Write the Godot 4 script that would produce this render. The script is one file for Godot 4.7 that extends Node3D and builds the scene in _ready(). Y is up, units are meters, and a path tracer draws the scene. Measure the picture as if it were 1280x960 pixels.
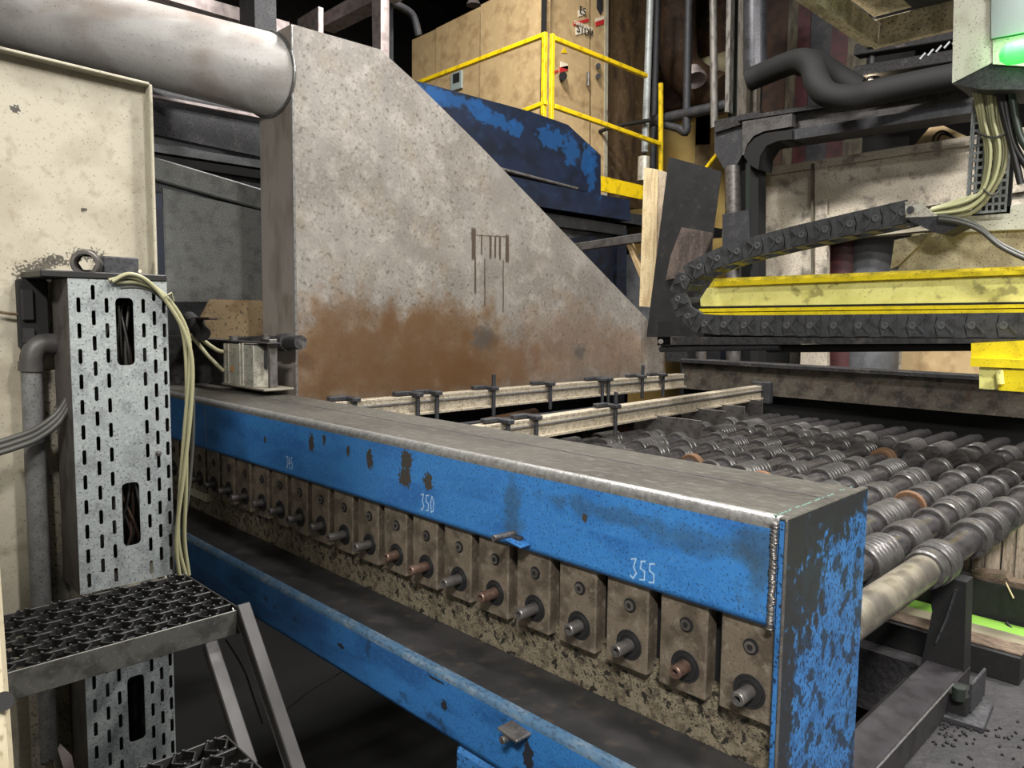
extends Node3D
# A steel works roller bed: blue box beams, bearing blocks, steel rollers, furnace hood, gantry with an energy chain.

class MB:
	var v := PackedVector3Array()
	var n := PackedVector3Array()
	var t := PackedVector2Array()
	func tri(a: Vector3, b: Vector3, c: Vector3, na: Vector3, nb: Vector3, nc: Vector3, ua := Vector2.ZERO, ub := Vector2.ZERO, uc := Vector2.ZERO) -> void:
		if (b - a).cross(c - a).dot(na + nb + nc) > 0.0:
			v.append_array([a, c, b]); n.append_array([na, nc, nb]); t.append_array([ua, uc, ub])
		else:
			v.append_array([a, b, c]); n.append_array([na, nb, nc]); t.append_array([ua, ub, uc])
	func quad(a: Vector3, b: Vector3, c: Vector3, d: Vector3, nn: Vector3) -> void:
		tri(a, b, c, nn, nn, nn)
		tri(a, c, d, nn, nn, nn)
	func quad_uv(a: Vector3, b: Vector3, c: Vector3, d: Vector3, nn: Vector3, ua: Vector2, ub: Vector2, uc: Vector2, ud: Vector2) -> void:
		tri(a, b, c, nn, nn, nn, ua, ub, uc)
		tri(a, c, d, nn, nn, nn, ua, uc, ud)
	func box(c: Vector3, s: Vector3, bev := 0.0, bs := Basis()) -> MB:
		var h := s * 0.5
		var e: float = min(bev, min(h.x, min(h.y, h.z)) * 0.9)
		if e <= 0.0:
			for ax in 3:
				for sg in [-1.0, 1.0]:
					var nn := Vector3.ZERO; nn[ax] = sg
					var p := []
					for q in [[-1, -1], [1, -1], [1, 1], [-1, 1]]:
						var w := Vector3.ZERO
						w[ax] = sg * h[ax]; w[(ax + 1) % 3] = q[0] * h[(ax + 1) % 3]; w[(ax + 2) % 3] = q[1] * h[(ax + 2) % 3]
						p.append(c + bs * w)
					quad(p[0], p[1], p[2], p[3], bs * nn)
			return self
		# chamfered: vertex (corner sign, axis it faces)
		var vert := func(sx: float, sy: float, sz: float, ax: int) -> Vector3:
			var w := Vector3(sx * (h.x - e), sy * (h.y - e), sz * (h.z - e))
			w[ax] += e * [sx, sy, sz][ax]
			return c + bs * w
		for ax in 3:
			var a1 := (ax + 1) % 3
			var a2 := (ax + 2) % 3
			for sg in [-1.0, 1.0]:
				var nn := Vector3.ZERO; nn[ax] = sg
				var p := []
				for q in [[-1.0, -1.0], [1.0, -1.0], [1.0, 1.0], [-1.0, 1.0]]:
					var s3 := Vector3.ZERO
					s3[ax] = sg; s3[a1] = q[0]; s3[a2] = q[1]
					p.append(vert.call(s3.x, s3.y, s3.z, ax))
				quad(p[0], p[1], p[2], p[3], bs * nn)
			for s1 in [-1.0, 1.0]:
				for s2 in [-1.0, 1.0]:
					var lo := Vector3.ZERO; var hi := Vector3.ZERO
					lo[ax] = -1.0; hi[ax] = 1.0
					lo[a1] = s1; hi[a1] = s1; lo[a2] = s2; hi[a2] = s2
					var nn2 := Vector3.ZERO; nn2[a1] = s1; nn2[a2] = s2
					quad(vert.call(lo.x, lo.y, lo.z, a1), vert.call(hi.x, hi.y, hi.z, a1), vert.call(hi.x, hi.y, hi.z, a2), vert.call(lo.x, lo.y, lo.z, a2), bs * nn2.normalized())
		for sx in [-1.0, 1.0]:
			for sy in [-1.0, 1.0]:
				for sz in [-1.0, 1.0]:
					var nn3 := (bs * Vector3(sx, sy, sz)).normalized()
					tri(vert.call(sx, sy, sz, 0), vert.call(sx, sy, sz, 1), vert.call(sx, sy, sz, 2), nn3, nn3, nn3)
		return self
	func span(a: Vector3, b: Vector3, bev := 0.0) -> MB:
		return box((a + b) * 0.5, (b - a).abs(), bev)
	# a square bar between two points
	func bar(a: Vector3, b: Vector3, w: float, hgt: float, bev := 0.0, up := Vector3.UP) -> MB:
		var z := (b - a).normalized()
		var x := up.cross(z).normalized()
		if x.length() < 0.5: x = Vector3.RIGHT
		var y := z.cross(x)
		return box((a + b) * 0.5, Vector3(w, hgt, a.distance_to(b)), bev, Basis(x, y, z))
	# profile points (distance along axis, radius)
	func lathe(o: Vector3, axis: Vector3, prof: Array, seg := 20) -> MB:
		var z := axis.normalized()
		var x := z.cross(Vector3.UP if absf(z.y) < 0.9 else Vector3.RIGHT).normalized()
		var y := z.cross(x)
		for i in prof.size() - 1:
			var p: Vector2 = prof[i]
			var q: Vector2 = prof[i + 1]
			var dl := q - p
			if dl.length() < 1e-6: continue
			var nr := Vector2(-dl.y, dl.x).normalized()  # (axial, radial)
			for k in seg:
				var a0 := TAU * k / seg
				var a1 := TAU * (k + 1) / seg
				var d0 := x * cos(a0) + y * sin(a0)
				var d1 := x * cos(a1) + y * sin(a1)
				var n0 := z * nr.x + d0 * nr.y
				var n1 := z * nr.x + d1 * nr.y
				var A := o + z * p.x + d0 * p.y
				var B := o + z * p.x + d1 * p.y
				var C := o + z * q.x + d1 * q.y
				var D := o + z * q.x + d0 * q.y
				if p.y > 1e-5: tri(A, B, C, n0, n1, n1)
				if q.y > 1e-5: tri(A, C, D, n0, n1, n0)
		return self
	func cyl(a: Vector3, b: Vector3, r: float, seg := 16, r2 := -1.0) -> MB:
		var L := a.distance_to(b)
		var rr := r if r2 < 0.0 else r2
		return lathe(a, b - a, [Vector2(0, 0), Vector2(0, r), Vector2(L, rr), Vector2(L, 0)], seg)
	func tube(path: Array, r: float, seg := 8) -> MB:
		var pts := []
		for p in path:
			if pts.is_empty() or pts[-1].distance_to(p) > 1e-4: pts.append(p)
		var m := pts.size()
		var tg := (pts[1] - pts[0] as Vector3).normalized()
		var x := tg.cross(Vector3.UP if absf(tg.y) < 0.9 else Vector3.RIGHT).normalized()
		var rings := []
		for i in m:
			var d: Vector3 = (pts[min(i + 1, m - 1)] - pts[max(i - 1, 0)]).normalized()
			x = (x - d * x.dot(d)).normalized()
			rings.append([pts[i], x, d.cross(x)])
		for i in m - 1:
			for k in seg:
				var a0 := TAU * k / seg
				var a1 := TAU * (k + 1) / seg
				var R = rings[i]
				var S = rings[i + 1]
				var na: Vector3 = R[1] * cos(a0) + R[2] * sin(a0)
				var nb: Vector3 = R[1] * cos(a1) + R[2] * sin(a1)
				var nc: Vector3 = S[1] * cos(a1) + S[2] * sin(a1)
				var nd: Vector3 = S[1] * cos(a0) + S[2] * sin(a0)
				tri(R[0] + na * r, R[0] + nb * r, S[0] + nc * r, na, nb, nc)
				tri(R[0] + na * r, S[0] + nc * r, S[0] + nd * r, na, nc, nd)
		for e in [[0, -1.0], [m - 1, 1.0]]:
			var R = rings[e[0]]
			var d: Vector3 = R[1].cross(R[2]) * e[1] * -1.0
			d = ((pts[m - 1] - pts[m - 2]) if e[0] > 0 else (pts[0] - pts[1])).normalized()
			for k in seg:
				var a0 := TAU * k / seg
				var a1 := TAU * (k + 1) / seg
				tri(R[0], R[0] + (R[1] * cos(a0) + R[2] * sin(a0)) * r, R[0] + (R[1] * cos(a1) + R[2] * sin(a1)) * r, d, d, d)
		return self
	# a polygon in the plane (o, ux, uy), pushed along d; edges flatter than 40 degrees are shaded smooth
	func ext(poly: Array, o: Vector3, ux: Vector3, uy: Vector3, d: Vector3) -> MB:
		var pk := PackedVector2Array(poly)
		var idx := Geometry2D.triangulate_polygon(pk)
		var dn := d.normalized()
		for i in range(0, idx.size(), 3):
			var a := o + ux * pk[idx[i]].x + uy * pk[idx[i]].y
			var b := o + ux * pk[idx[i + 1]].x + uy * pk[idx[i + 1]].y
			var c := o + ux * pk[idx[i + 2]].x + uy * pk[idx[i + 2]].y
			tri(a, b, c, -dn, -dn, -dn, pk[idx[i]], pk[idx[i + 1]], pk[idx[i + 2]])
			tri(a + d, b + d, c + d, dn, dn, dn, pk[idx[i]], pk[idx[i + 1]], pk[idx[i + 2]])
		var m := pk.size()
		var area := 0.0
		for i in m: area += pk[i].cross(pk[(i + 1) % m])
		var sg := 1.0 if area > 0.0 else -1.0
		var en := []
		for i in m:
			var e := pk[(i + 1) % m] - pk[i]
			en.append(Vector2(e.y, -e.x).normalized() * sg)
		for i in m:
			var j := (i + 1) % m
			var n0: Vector2 = en[i]
			var n1: Vector2 = en[i]
			if en[i].dot(en[(i - 1 + m) % m]) > 0.76: n0 = (en[i] + en[(i - 1 + m) % m]).normalized()
			if en[i].dot(en[j]) > 0.76: n1 = (en[i] + en[j]).normalized()
			var a := o + ux * pk[i].x + uy * pk[i].y
			var b := o + ux * pk[j].x + uy * pk[j].y
			var na := ux * n0.x + uy * n0.y
			var nb := ux * n1.x + uy * n1.y
			tri(a, b, b + d, na, nb, nb)
			tri(a, b + d, a + d, na, nb, na)
		return self
	func zplate(poly: Array, z: float, thick: float) -> MB:   # front face at z, facing the aisle
		return ext(poly, Vector3(0, 0, z), Vector3.RIGHT, Vector3.UP, Vector3(0, 0, -thick))
	func xplate(poly: Array, x: float, thick: float) -> MB:   # poly holds (z, y)
		return ext(poly, Vector3(x, 0, 0), Vector3.BACK, Vector3.UP, Vector3(-thick, 0, 0))
	func yplate(poly: Array, y: float, thick: float) -> MB:   # poly holds (x, z)
		return ext(poly, Vector3(0, y, 0), Vector3.RIGHT, Vector3.BACK, Vector3(0, -thick, 0))
	# a strip along x following an open profile of (z, y) points, uv: u along the length, v over the profile
	func strip(prof: Array, x0: float, x1: float, smooth := true) -> MB:
		var L := 0.0
		var acc := [0.0]
		for i in prof.size() - 1:
			L += prof[i].distance_to(prof[i + 1]); acc.append(L)
		for i in prof.size() - 1:
			var nn := []
			for k in [i, i + 1]:
				var e: Vector2 = (prof[min(k + 1, prof.size() - 1)] - prof[max(k - 1, 0)]) if smooth else (prof[i + 1] - prof[i])
				nn.append(Vector3(0, e.x, -e.y).normalized() * -1.0)
			var a := Vector3(x0, prof[i].y, prof[i].x)
			var b := Vector3(x1, prof[i].y, prof[i].x)
			var c := Vector3(x1, prof[i + 1].y, prof[i + 1].x)
			var d := Vector3(x0, prof[i + 1].y, prof[i + 1].x)
			var v0: float = acc[i] / L
			var v1: float = acc[i + 1] / L
			tri(a, b, c, nn[0], nn[0], nn[1], Vector2(0, v0), Vector2(1, v0), Vector2(1, v1))
			tri(a, c, d, nn[0], nn[1], nn[1], Vector2(0, v0), Vector2(1, v1), Vector2(0, v1))
		return self
	# plate in (o, ux, uy) with holes in columns; cols: [[u0, u1, [[v0, v1, corner], ...]], ...] sorted, thickness along -n
	func holed(o: Vector3, ux: Vector3, uy: Vector3, w: float, h: float, th: float, cols: Array) -> MB:
		var nn := ux.cross(uy)
		var P := func(u: float, vv: float, back: float) -> Vector3: return o + ux * u + uy * vv - nn * back
		var rect := func(u0: float, v0: float, u1: float, v1: float) -> void:
			if u1 - u0 < 1e-5 or v1 - v0 < 1e-5: return
			for bk in [0.0, th]:
				quad(P.call(u0, v0, bk), P.call(u1, v0, bk), P.call(u1, v1, bk), P.call(u0, v1, bk), nn if bk == 0.0 else -nn)
		var u := 0.0
		for c in cols:
			rect.call(u, 0.0, c[0], h)
			u = c[1]
			var vv := 0.0
			for hole in c[2]:
				rect.call(c[0], vv, c[1], hole[0])
				vv = hole[1]
				var r: float = min(hole[2], (c[1] - c[0]) * 0.5)
				var rim := []
				for q in [[c[1] - r, hole[1] - r, 0], [c[0] + r, hole[1] - r, 1], [c[0] + r, hole[0] + r, 2], [c[1] - r, hole[0] + r, 3]]:
					var corner := Vector2([c[1], c[0], c[0], c[1]][q[2]], [hole[1], hole[1], hole[0], hole[0]][q[2]])
					var steps := 3 if r > 0.0 else 0
					var prev := Vector2.ZERO
					for s in steps + 1:
						var ang: float = PI * 0.5 * (q[2] + (float(s) / steps if steps > 0 else 0.0))
						var pt := Vector2(q[0] + cos(ang) * r, q[1] + sin(ang) * r)
						rim.append(pt)
						if s > 0:
							for bk in [0.0, th]:
								var nq: Vector3 = nn if bk == 0.0 else -nn
								tri(P.call(corner.x, corner.y, bk), P.call(prev.x, prev.y, bk), P.call(pt.x, pt.y, bk), nq, nq, nq)
						prev = pt
				var mid := Vector2((c[0] + c[1]) * 0.5, (hole[0] + hole[1]) * 0.5)
				for i in rim.size():
					var a: Vector2 = rim[i]
					var b: Vector2 = rim[(i + 1) % rim.size()]
					if a.distance_to(b) < 1e-6: continue
					var inn := (mid - (a + b) * 0.5)
					var e := (b - a).normalized()
					inn = (inn - e * inn.dot(e)).normalized()
					quad(P.call(a.x, a.y, 0.0), P.call(b.x, b.y, 0.0), P.call(b.x, b.y, th), P.call(a.x, a.y, th), ux * inn.x + uy * inn.y)
			rect.call(c[0], vv, c[1], h)
		rect.call(u, 0.0, w, h)
		quad(P.call(0, 0, 0), P.call(0, h, 0), P.call(0, h, th), P.call(0, 0, th), -ux)
		quad(P.call(w, 0, 0), P.call(w, h, 0), P.call(w, h, th), P.call(w, 0, th), ux)
		quad(P.call(0, 0, 0), P.call(w, 0, 0), P.call(w, 0, th), P.call(0, 0, th), -uy)
		quad(P.call(0, h, 0), P.call(w, h, 0), P.call(w, h, th), P.call(0, h, th), uy)
		return self
	func mesh() -> ArrayMesh:
		var a := []
		a.resize(Mesh.ARRAY_MAX)
		a[Mesh.ARRAY_VERTEX] = v; a[Mesh.ARRAY_NORMAL] = n; a[Mesh.ARRAY_TEX_UV] = t
		var am := ArrayMesh.new()
		am.add_surface_from_arrays(Mesh.PRIMITIVE_TRIANGLES, a)
		return am

var M := {}
var used := {}
var rng := RandomNumberGenerator.new()
const ORD := ["first", "second", "third", "fourth", "fifth", "sixth", "seventh", "eighth", "ninth", "tenth", "eleventh", "twelfth", "thirteenth", "fourteenth", "fifteenth", "sixteenth", "seventeenth", "eighteenth", "nineteenth", "twentieth"]

func numbered(called: String) -> String:
	var k: int = used.get(called, 0)
	used[called] = k + 1
	return called if k == 0 else "%s_%03d" % [called, k]

func tag(o: Node3D, label: String, category: String, group := "", kind := "thing") -> Node3D:
	o.set_meta("label", label); o.set_meta("category", category); o.set_meta("kind", kind)
	if group != "": o.set_meta("group", group)
	return o

# a thing: a Node3D at its base whose children are its parts
func thing(called: String, label: String, category: String, at: Vector3, group := "") -> Node3D:
	var o := Node3D.new()
	o.name = numbered(called)
	add_child(o)
	o.position = at
	return tag(o, label, category, group)

# a part whose mesh was built in world coordinates
func part(called: String, b: MB, m: Material, parent: Node3D, label := "") -> MeshInstance3D:
	var o := MeshInstance3D.new()
	o.name = called
	o.mesh = b.mesh()
	o.material_override = m
	var off := Vector3.ZERO
	var p: Node = parent
	while p is Node3D and p != self:
		off += p.position
		p = p.get_parent()
	parent.add_child(o, true)
	o.position = -off
	if label != "": o.set_meta("label", label)
	return o

# a part built about its parent's origin (or about a given place there)
func piece(called: String, am: Mesh, m: Material, parent: Node3D, at := Vector3.ZERO, bs := Basis()) -> MeshInstance3D:
	var o := MeshInstance3D.new()
	o.name = called
	o.mesh = am
	o.material_override = m
	parent.add_child(o, true)
	o.transform = Transform3D(bs, at)
	return o

func single(called: String, b: MB, m: Material, label: String, category: String, group := "") -> MeshInstance3D:
	var o := MeshInstance3D.new()
	o.name = numbered(called)
	o.mesh = b.mesh()
	o.material_override = m
	add_child(o)
	tag(o, label, category, group)
	return o

func struct(called: String, b: MB, m: Material, label: String, category: String) -> MeshInstance3D:
	var o := single(called, b, m, label, category)
	o.set_meta("kind", "structure")
	return o

func copy(src: Node3D, called: String, at: Vector3, label: String) -> Node3D:
	var c: Node3D = src.duplicate()
	c.name = numbered(called)
	add_child(c)
	c.position = at
	c.set_meta("label", label)
	return c

func smooth_path(pts: Array, steps := 6) -> Array:   # Catmull-Rom through the points
	var out := []
	for i in pts.size() - 1:
		var a: Vector3 = pts[max(i - 1, 0)]
		var b: Vector3 = pts[i]
		var c: Vector3 = pts[i + 1]
		var d: Vector3 = pts[min(i + 2, pts.size() - 1)]
		for s in steps:
			out.append(b.cubic_interpolate(c, a, d, float(s) / steps))
	out.append(pts[-1])
	return out

func shifted(pts: Array, d: Vector3) -> Array:
	var out := []
	for p in pts: out.append(p + d)
	return out

func rrect(x0: float, y0: float, x1: float, y1: float, r: float, seg := 4) -> Array:
	var out := []
	for q in [[x1 - r, y1 - r, 0], [x0 + r, y1 - r, 1], [x0 + r, y0 + r, 2], [x1 - r, y0 + r, 3]]:
		for s in seg + 1:
			var a: float = PI * 0.5 * (q[2] + float(s) / seg)
			out.append(Vector2(q[0] + cos(a) * r, q[1] + sin(a) * r))
	return out

# ---- surfaces: layers of thresholded noise over a base colour ----
# layer: [colour, frequency, low, high, strength, stretch x, stretch y]
func grime(w: int, h: int, base: Color, layers: Array, sd: int) -> Image:
	var img := Image.create(w, h, false, Image.FORMAT_RGBA8)
	img.fill(base)
	for k in layers.size():
		var L: Array = layers[k]
		var nz := FastNoiseLite.new()
		nz.noise_type = FastNoiseLite.TYPE_SIMPLEX_SMOOTH
		nz.frequency = L[1] * (2.4 if L[1] >= 0.03 else 1.0); nz.seed = sd * 31 + k * 7 + 1
		nz.fractal_octaves = 4
		var sx: float = L[5] if L.size() > 5 else 1.0
		var sy: float = L[6] if L.size() > 6 else 1.0
		var src := nz.get_seamless_image(int(w / sx), int(h / sy))
		src.convert(Image.FORMAT_L8)
		if sx != 1.0 or sy != 1.0: src.resize(w, h, Image.INTERPOLATE_BILINEAR)
		blend_by(img, src, L[0], L[2], L[3], L[4])
	return img

func blend_by(img: Image, src: Image, col: Color, lo: float, hi: float, amax: float) -> void:
	var lut := PackedByteArray()
	for i in 256: lut.append(int(clampf((i / 255.0 - lo) / (hi - lo), 0.0, 1.0) * amax * 255.0))
	var sb := src.get_data()
	var over := Image.create(img.get_width(), img.get_height(), false, Image.FORMAT_RGBA8)
	over.fill(Color(col.r, col.g, col.b, 0.0))
	var ob := over.get_data()
	var j := 3
	for i in sb.size():
		ob[j] = lut[sb[i]]
		j += 4
	over = Image.create_from_data(img.get_width(), img.get_height(), false, Image.FORMAT_RGBA8, ob)
	img.blend_rect(over, Rect2i(0, 0, img.get_width(), img.get_height()), Vector2i.ZERO)

# a ragged spot
func blot(img: Image, cx: float, cy: float, rx: float, ry: float, col: Color, sd: int, soft := 0.15, rag := 0.7, fq := 0.06) -> void:
	var nz := FastNoiseLite.new()
	nz.seed = sd; nz.frequency = fq
	for y in range(max(0, int(cy - ry * 1.6)), min(img.get_height(), int(cy + ry * 1.6))):
		for x in range(max(0, int(cx - rx * 1.6)), min(img.get_width(), int(cx + rx * 1.6))):
			var d := Vector2((x - cx) / rx, (y - cy) / ry).length() + nz.get_noise_2d(x, y) * rag
			var a: float = clampf((1.0 - d) / soft, 0.0, 1.0) * col.a
			if a > 0.0: img.set_pixel(x, y, img.get_pixel(x, y).lerp(Color(col.r, col.g, col.b), a))

func stroke(img: Image, pts: Array, r: float, col: Color) -> void:
	for i in pts.size() - 1:
		var a: Vector2 = pts[i]
		var b: Vector2 = pts[i + 1]
		var st := int(a.distance_to(b) / 0.6) + 1
		for s in st + 1:
			var p := a.lerp(b, float(s) / st)
			for y in range(int(p.y - r), int(p.y + r) + 1):
				for x in range(int(p.x - r), int(p.x + r) + 1):
					if x >= 0 and y >= 0 and x < img.get_width() and y < img.get_height():
						img.set_pixel(x, y, img.get_pixel(x, y).lerp(Color(col.r, col.g, col.b), col.a))

var NORMALS := {}
func normal_tex(kind: String) -> ImageTexture:
	if NORMALS.has(kind): return NORMALS[kind]
	var nz := FastNoiseLite.new()
	nz.noise_type = FastNoiseLite.TYPE_SIMPLEX_SMOOTH
	nz.seed = kind.hash() % 1000
	var im: Image
	if kind == "fine":
		nz.frequency = 0.06; nz.fractal_octaves = 4
		im = nz.get_seamless_image(512, 512)
		im.convert(Image.FORMAT_RGBA8)
		im.bump_map_to_normal_map(3.0)
	elif kind == "dents":
		nz.frequency = 0.012; nz.fractal_octaves = 3
		im = nz.get_seamless_image(512, 512)
		im.convert(Image.FORMAT_RGBA8)
		im.bump_map_to_normal_map(5.0)
	else:
		nz.frequency = 0.03; nz.fractal_octaves = 4
		im = nz.get_seamless_image(128, 512)
		im.resize(512, 512)
		im.convert(Image.FORMAT_RGBA8)
		im.bump_map_to_normal_map(3.0)
	NORMALS[kind] = ImageTexture.create_from_image(im)
	return NORMALS[kind]

func mat(img, rough: float, metal := 0.0, size := 0.0, nrm := "", nscale := 0.5, nsize := 0.5) -> StandardMaterial3D:
	var m := StandardMaterial3D.new()
	if img is Color: m.albedo_color = img
	else:
		img.convert(Image.FORMAT_RGB8)
		m.albedo_texture = ImageTexture.create_from_image(img)
	m.roughness = rough; m.metallic = metal
	m.metallic_specular = 0.5
	if size > 0.0:
		m.uv1_triplanar = true; m.uv1_world_triplanar = true
		m.uv1_scale = Vector3.ONE / size
	if nrm != "":
		m.normal_enabled = true
		m.normal_texture = normal_tex(nrm)
		m.normal_scale = nscale
	m.cull_mode = BaseMaterial3D.CULL_DISABLED
	return m

func _ready() -> void:
	rng.seed = 77
	# camera
	var cam := Camera3D.new()
	cam.name = "camera"
	add_child(cam)
	cam.position = Vector3(0, 1.6, 0)
	cam.basis = Basis.from_euler(Vector3(deg_to_rad(-5.1465), deg_to_rad(45.178), deg_to_rad(0.6812)))
	cam.fov = 53.77
	cam.near = 0.05
	cam.current = true
	# surroundings
	var env := Environment.new()
	env.background_mode = Environment.BG_COLOR
	env.background_color = Color(0.30, 0.32, 0.35)
	env.background_energy_multiplier = 0.3
	env.tonemap_mode = Environment.TONE_MAPPER_LINEAR
	env.tonemap_exposure = 1.1
	env.sdfgi_enabled = true
	env.ssao_enabled = true
	env.ssil_enabled = true
	var we := WorldEnvironment.new()
	we.name = "surroundings"
	we.environment = env
	add_child(we)
	materials()
	# the hall's lamps and one added fill lamp
	high_bay(Vector3(1.8, 5.2, 2.4), Vector2(1.4, 0.6), 92.0, "over the aisle in front of the blue beam")
	high_bay(Vector3(-1.6, 6.4, 3.4), Vector2(1.4, 0.6), 5.0, "over the aisle as added fill light beside the cream housing")  # weak unseen lamp added as fill for the left side
	high_bay(Vector3(2.4, 6.4, -2.2), Vector2(1.4, 0.6), 48.0, "over the open end of the roller bed")
	high_bay(Vector3(-1.4, 6.8, -4.2), Vector2(1.4, 0.6), 44.0, "over the middle of the roller bed")
	high_bay(Vector3(0.8, 6.8, -6.2), Vector2(1.4, 0.6), 60.0, "beyond the yellow gantry beam")
	high_bay(Vector3(-5.2, 7.8, -4.8), Vector2(1.4, 0.6), 62.0, "by the tan switch cabinets")
	hall()
	furnace_hood()
	beams()
	bearings()
	rollers()
	rails()
	left_side()
	steps()
	gantry()
	back_left()
	back_right()
	right_low()

func high_bay(at: Vector3, size: Vector2, energy: float, where: String) -> void:
	var t := thing("high_bay_lamp", "rectangular white high bay lamp hung %s" % where, "lamp", at)
	piece("housing", MB.new().box(Vector3(0, 0.08, 0), Vector3(size.x + 0.1, 0.12, size.y + 0.1), 0.02).mesh(), M.dark, t)
	piece("diffuser", MB.new().box(Vector3(0, 0.0, 0), Vector3(size.x, 0.04, size.y), 0.005).mesh(), M.lamp, t)
	piece("stem", MB.new().cyl(Vector3(0, 0.12, 0), Vector3(0, 8.595 - at.y, 0), 0.02, 8).mesh(), M.dark, t)
	var l := AreaLight3D.new()
	l.name = "lamp_light"
	t.add_child(l, true)
	l.position = Vector3(0, -0.05, 0)
	l.rotation.x = -PI / 2
	l.area_size = size
	l.light_energy = energy
	l.light_color = Color(1.0, 0.985, 0.965)
	l.shadow_enabled = true
	for k in ["area_range", "light_range"]:
		if k in l: l.set(k, 30.0)
	for k in ["area_attenuation"]:
		if k in l: l.set(k, 2.0)

func materials() -> void:
	M.lamp = mat(Color(1, 1, 1), 0.6)
	M.lamp.emission_enabled = true
	M.lamp.emission = Color(1, 0.97, 0.92)
	M.lamp.emission_energy_multiplier = 4.0
	M.black = mat(Color(0.06, 0.06, 0.065), 0.85)
	M.lagging = mat(Color(0.026, 0.025, 0.028), 0.8)
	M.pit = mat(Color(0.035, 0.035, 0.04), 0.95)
	M.rubber = mat(Color(0.10, 0.10, 0.105), 0.6)
	M.dark = mat(grime(256, 256, Color(0.21, 0.215, 0.23), [[Color(0.32, 0.31, 0.31), 0.02, 0.5, 0.8, 0.6], [Color(0.12, 0.12, 0.13), 0.06, 0.5, 0.75, 0.8]], 3), 0.6, 0.2, 0.8)
	M.soot = mat(grime(256, 256, Color(0.17, 0.165, 0.17), [[Color(0.36, 0.33, 0.31), 0.015, 0.55, 0.85, 0.7], [Color(0.08, 0.08, 0.085), 0.04, 0.45, 0.75, 0.8]], 5), 0.75, 0.1, 1.2)
	M.steel = mat(grime(512, 512, Color(0.42, 0.41, 0.40), [[Color(0.28, 0.26, 0.25), 0.012, 0.45, 0.75, 0.7], [Color(0.55, 0.54, 0.52), 0.05, 0.55, 0.8, 0.6]], 7), 0.40, 0.55, 0.5, "fine", 0.25)
	M.bare = mat(grime(512, 512, Color(0.54, 0.54, 0.53), [[Color(0.38, 0.375, 0.37), 0.02, 0.5, 0.8, 0.7], [Color(0.30, 0.28, 0.26), 0.06, 0.62, 0.8, 0.6]], 9), 0.36, 0.55, 0.4, "fine", 0.3)
	M.roller = mat(grime(512, 512, Color(0.36, 0.355, 0.365), [[Color(0.25, 0.245, 0.25), 0.01, 0.45, 0.75, 0.7], [Color(0.44, 0.42, 0.41), 0.04, 0.55, 0.8, 0.6], [Color(0.34, 0.24, 0.18), 0.015, 0.66, 0.85, 0.5]], 11), 0.24, 0.65, 0.45, "fine", 0.12)
	M.roller_tan = mat(grime(256, 256, Color(0.50, 0.48, 0.43), [[Color(0.36, 0.33, 0.28), 0.02, 0.45, 0.75, 0.7], [Color(0.28, 0.27, 0.26), 0.01, 0.55, 0.8, 0.6]], 12), 0.38, 0.4, 0.5, "fine", 0.2)
	M.collar = mat(grime(512, 512, Color(0.34, 0.335, 0.335), [[Color(0.24, 0.23, 0.23), 0.012, 0.45, 0.72, 0.75], [Color(0.54, 0.52, 0.49), 0.05, 0.55, 0.8, 0.6]], 13), 0.33, 0.5, 0.4, "fine", 0.2)
	M.collar_rust = mat(grime(256, 256, Color(0.42, 0.31, 0.22), [[Color(0.33, 0.27, 0.23), 0.03, 0.45, 0.75, 0.8], [Color(0.55, 0.38, 0.25), 0.06, 0.55, 0.8, 0.6]], 14), 0.7, 0.2, 0.4)
	M.block = mat(grime(512, 512, Color(0.45, 0.41, 0.355), [[Color(0.31, 0.28, 0.24), 0.010, 0.42, 0.74, 0.8], [Color(0.57, 0.54, 0.49), 0.022, 0.58, 0.85, 0.6], [Color(0.22, 0.20, 0.18), 0.05, 0.66, 0.84, 0.6]], 15), 0.45, 0.25, 0.55, "fine", 0.2)
	M.flaky = mat(grime(1024, 1024, Color(0.46, 0.43, 0.36), [[Color(0.33, 0.30, 0.24), 0.008, 0.45, 0.75, 0.7], [Color(0.50, 0.47, 0.40), 0.03, 0.55, 0.8, 0.6], [Color(0.30, 0.27, 0.22), 0.02, 0.56, 0.70, 0.7], [Color(0.13, 0.12, 0.10), 0.045, 0.63, 0.67, 0.85, 1.3, 1.0], [Color(0.12, 0.11, 0.095), 0.018, 0.66, 0.69, 0.9]], 17), 0.6, 0.1, 0.9, "fine", 0.4)
	M.blue = mat(grime(512, 512, Color(0.20, 0.42, 0.65), [[Color(0.14, 0.31, 0.51), 0.012, 0.45, 0.8, 0.7], [Color(0.24, 0.46, 0.68), 0.04, 0.55, 0.85, 0.5], [Color(0.07, 0.09, 0.12), 0.05, 0.66, 0.74, 0.8]], 19), 0.45, 0.0, 1.0, "fine", 0.3)
	M.worn_top = mat(grime(512, 512, Color(0.265, 0.255, 0.235), [[Color(0.20, 0.19, 0.175), 0.006, 0.4, 0.75, 0.8, 3.0, 1.0], [Color(0.38, 0.37, 0.345), 0.03, 0.5, 0.85, 0.6, 2.0, 1.0], [Color(0.22, 0.21, 0.20), 0.05, 0.68, 0.78, 0.6]], 21), 0.5, 0.35, 1.4, "fine", 0.3)
	M.lower_top = mat(grime(512, 512, Color(0.225, 0.22, 0.225), [[Color(0.15, 0.15, 0.155), 0.008, 0.4, 0.75, 0.8], [Color(0.35, 0.30, 0.25), 0.02, 0.62, 0.85, 0.6]], 23), 0.55, 0.25, 1.2)
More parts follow.
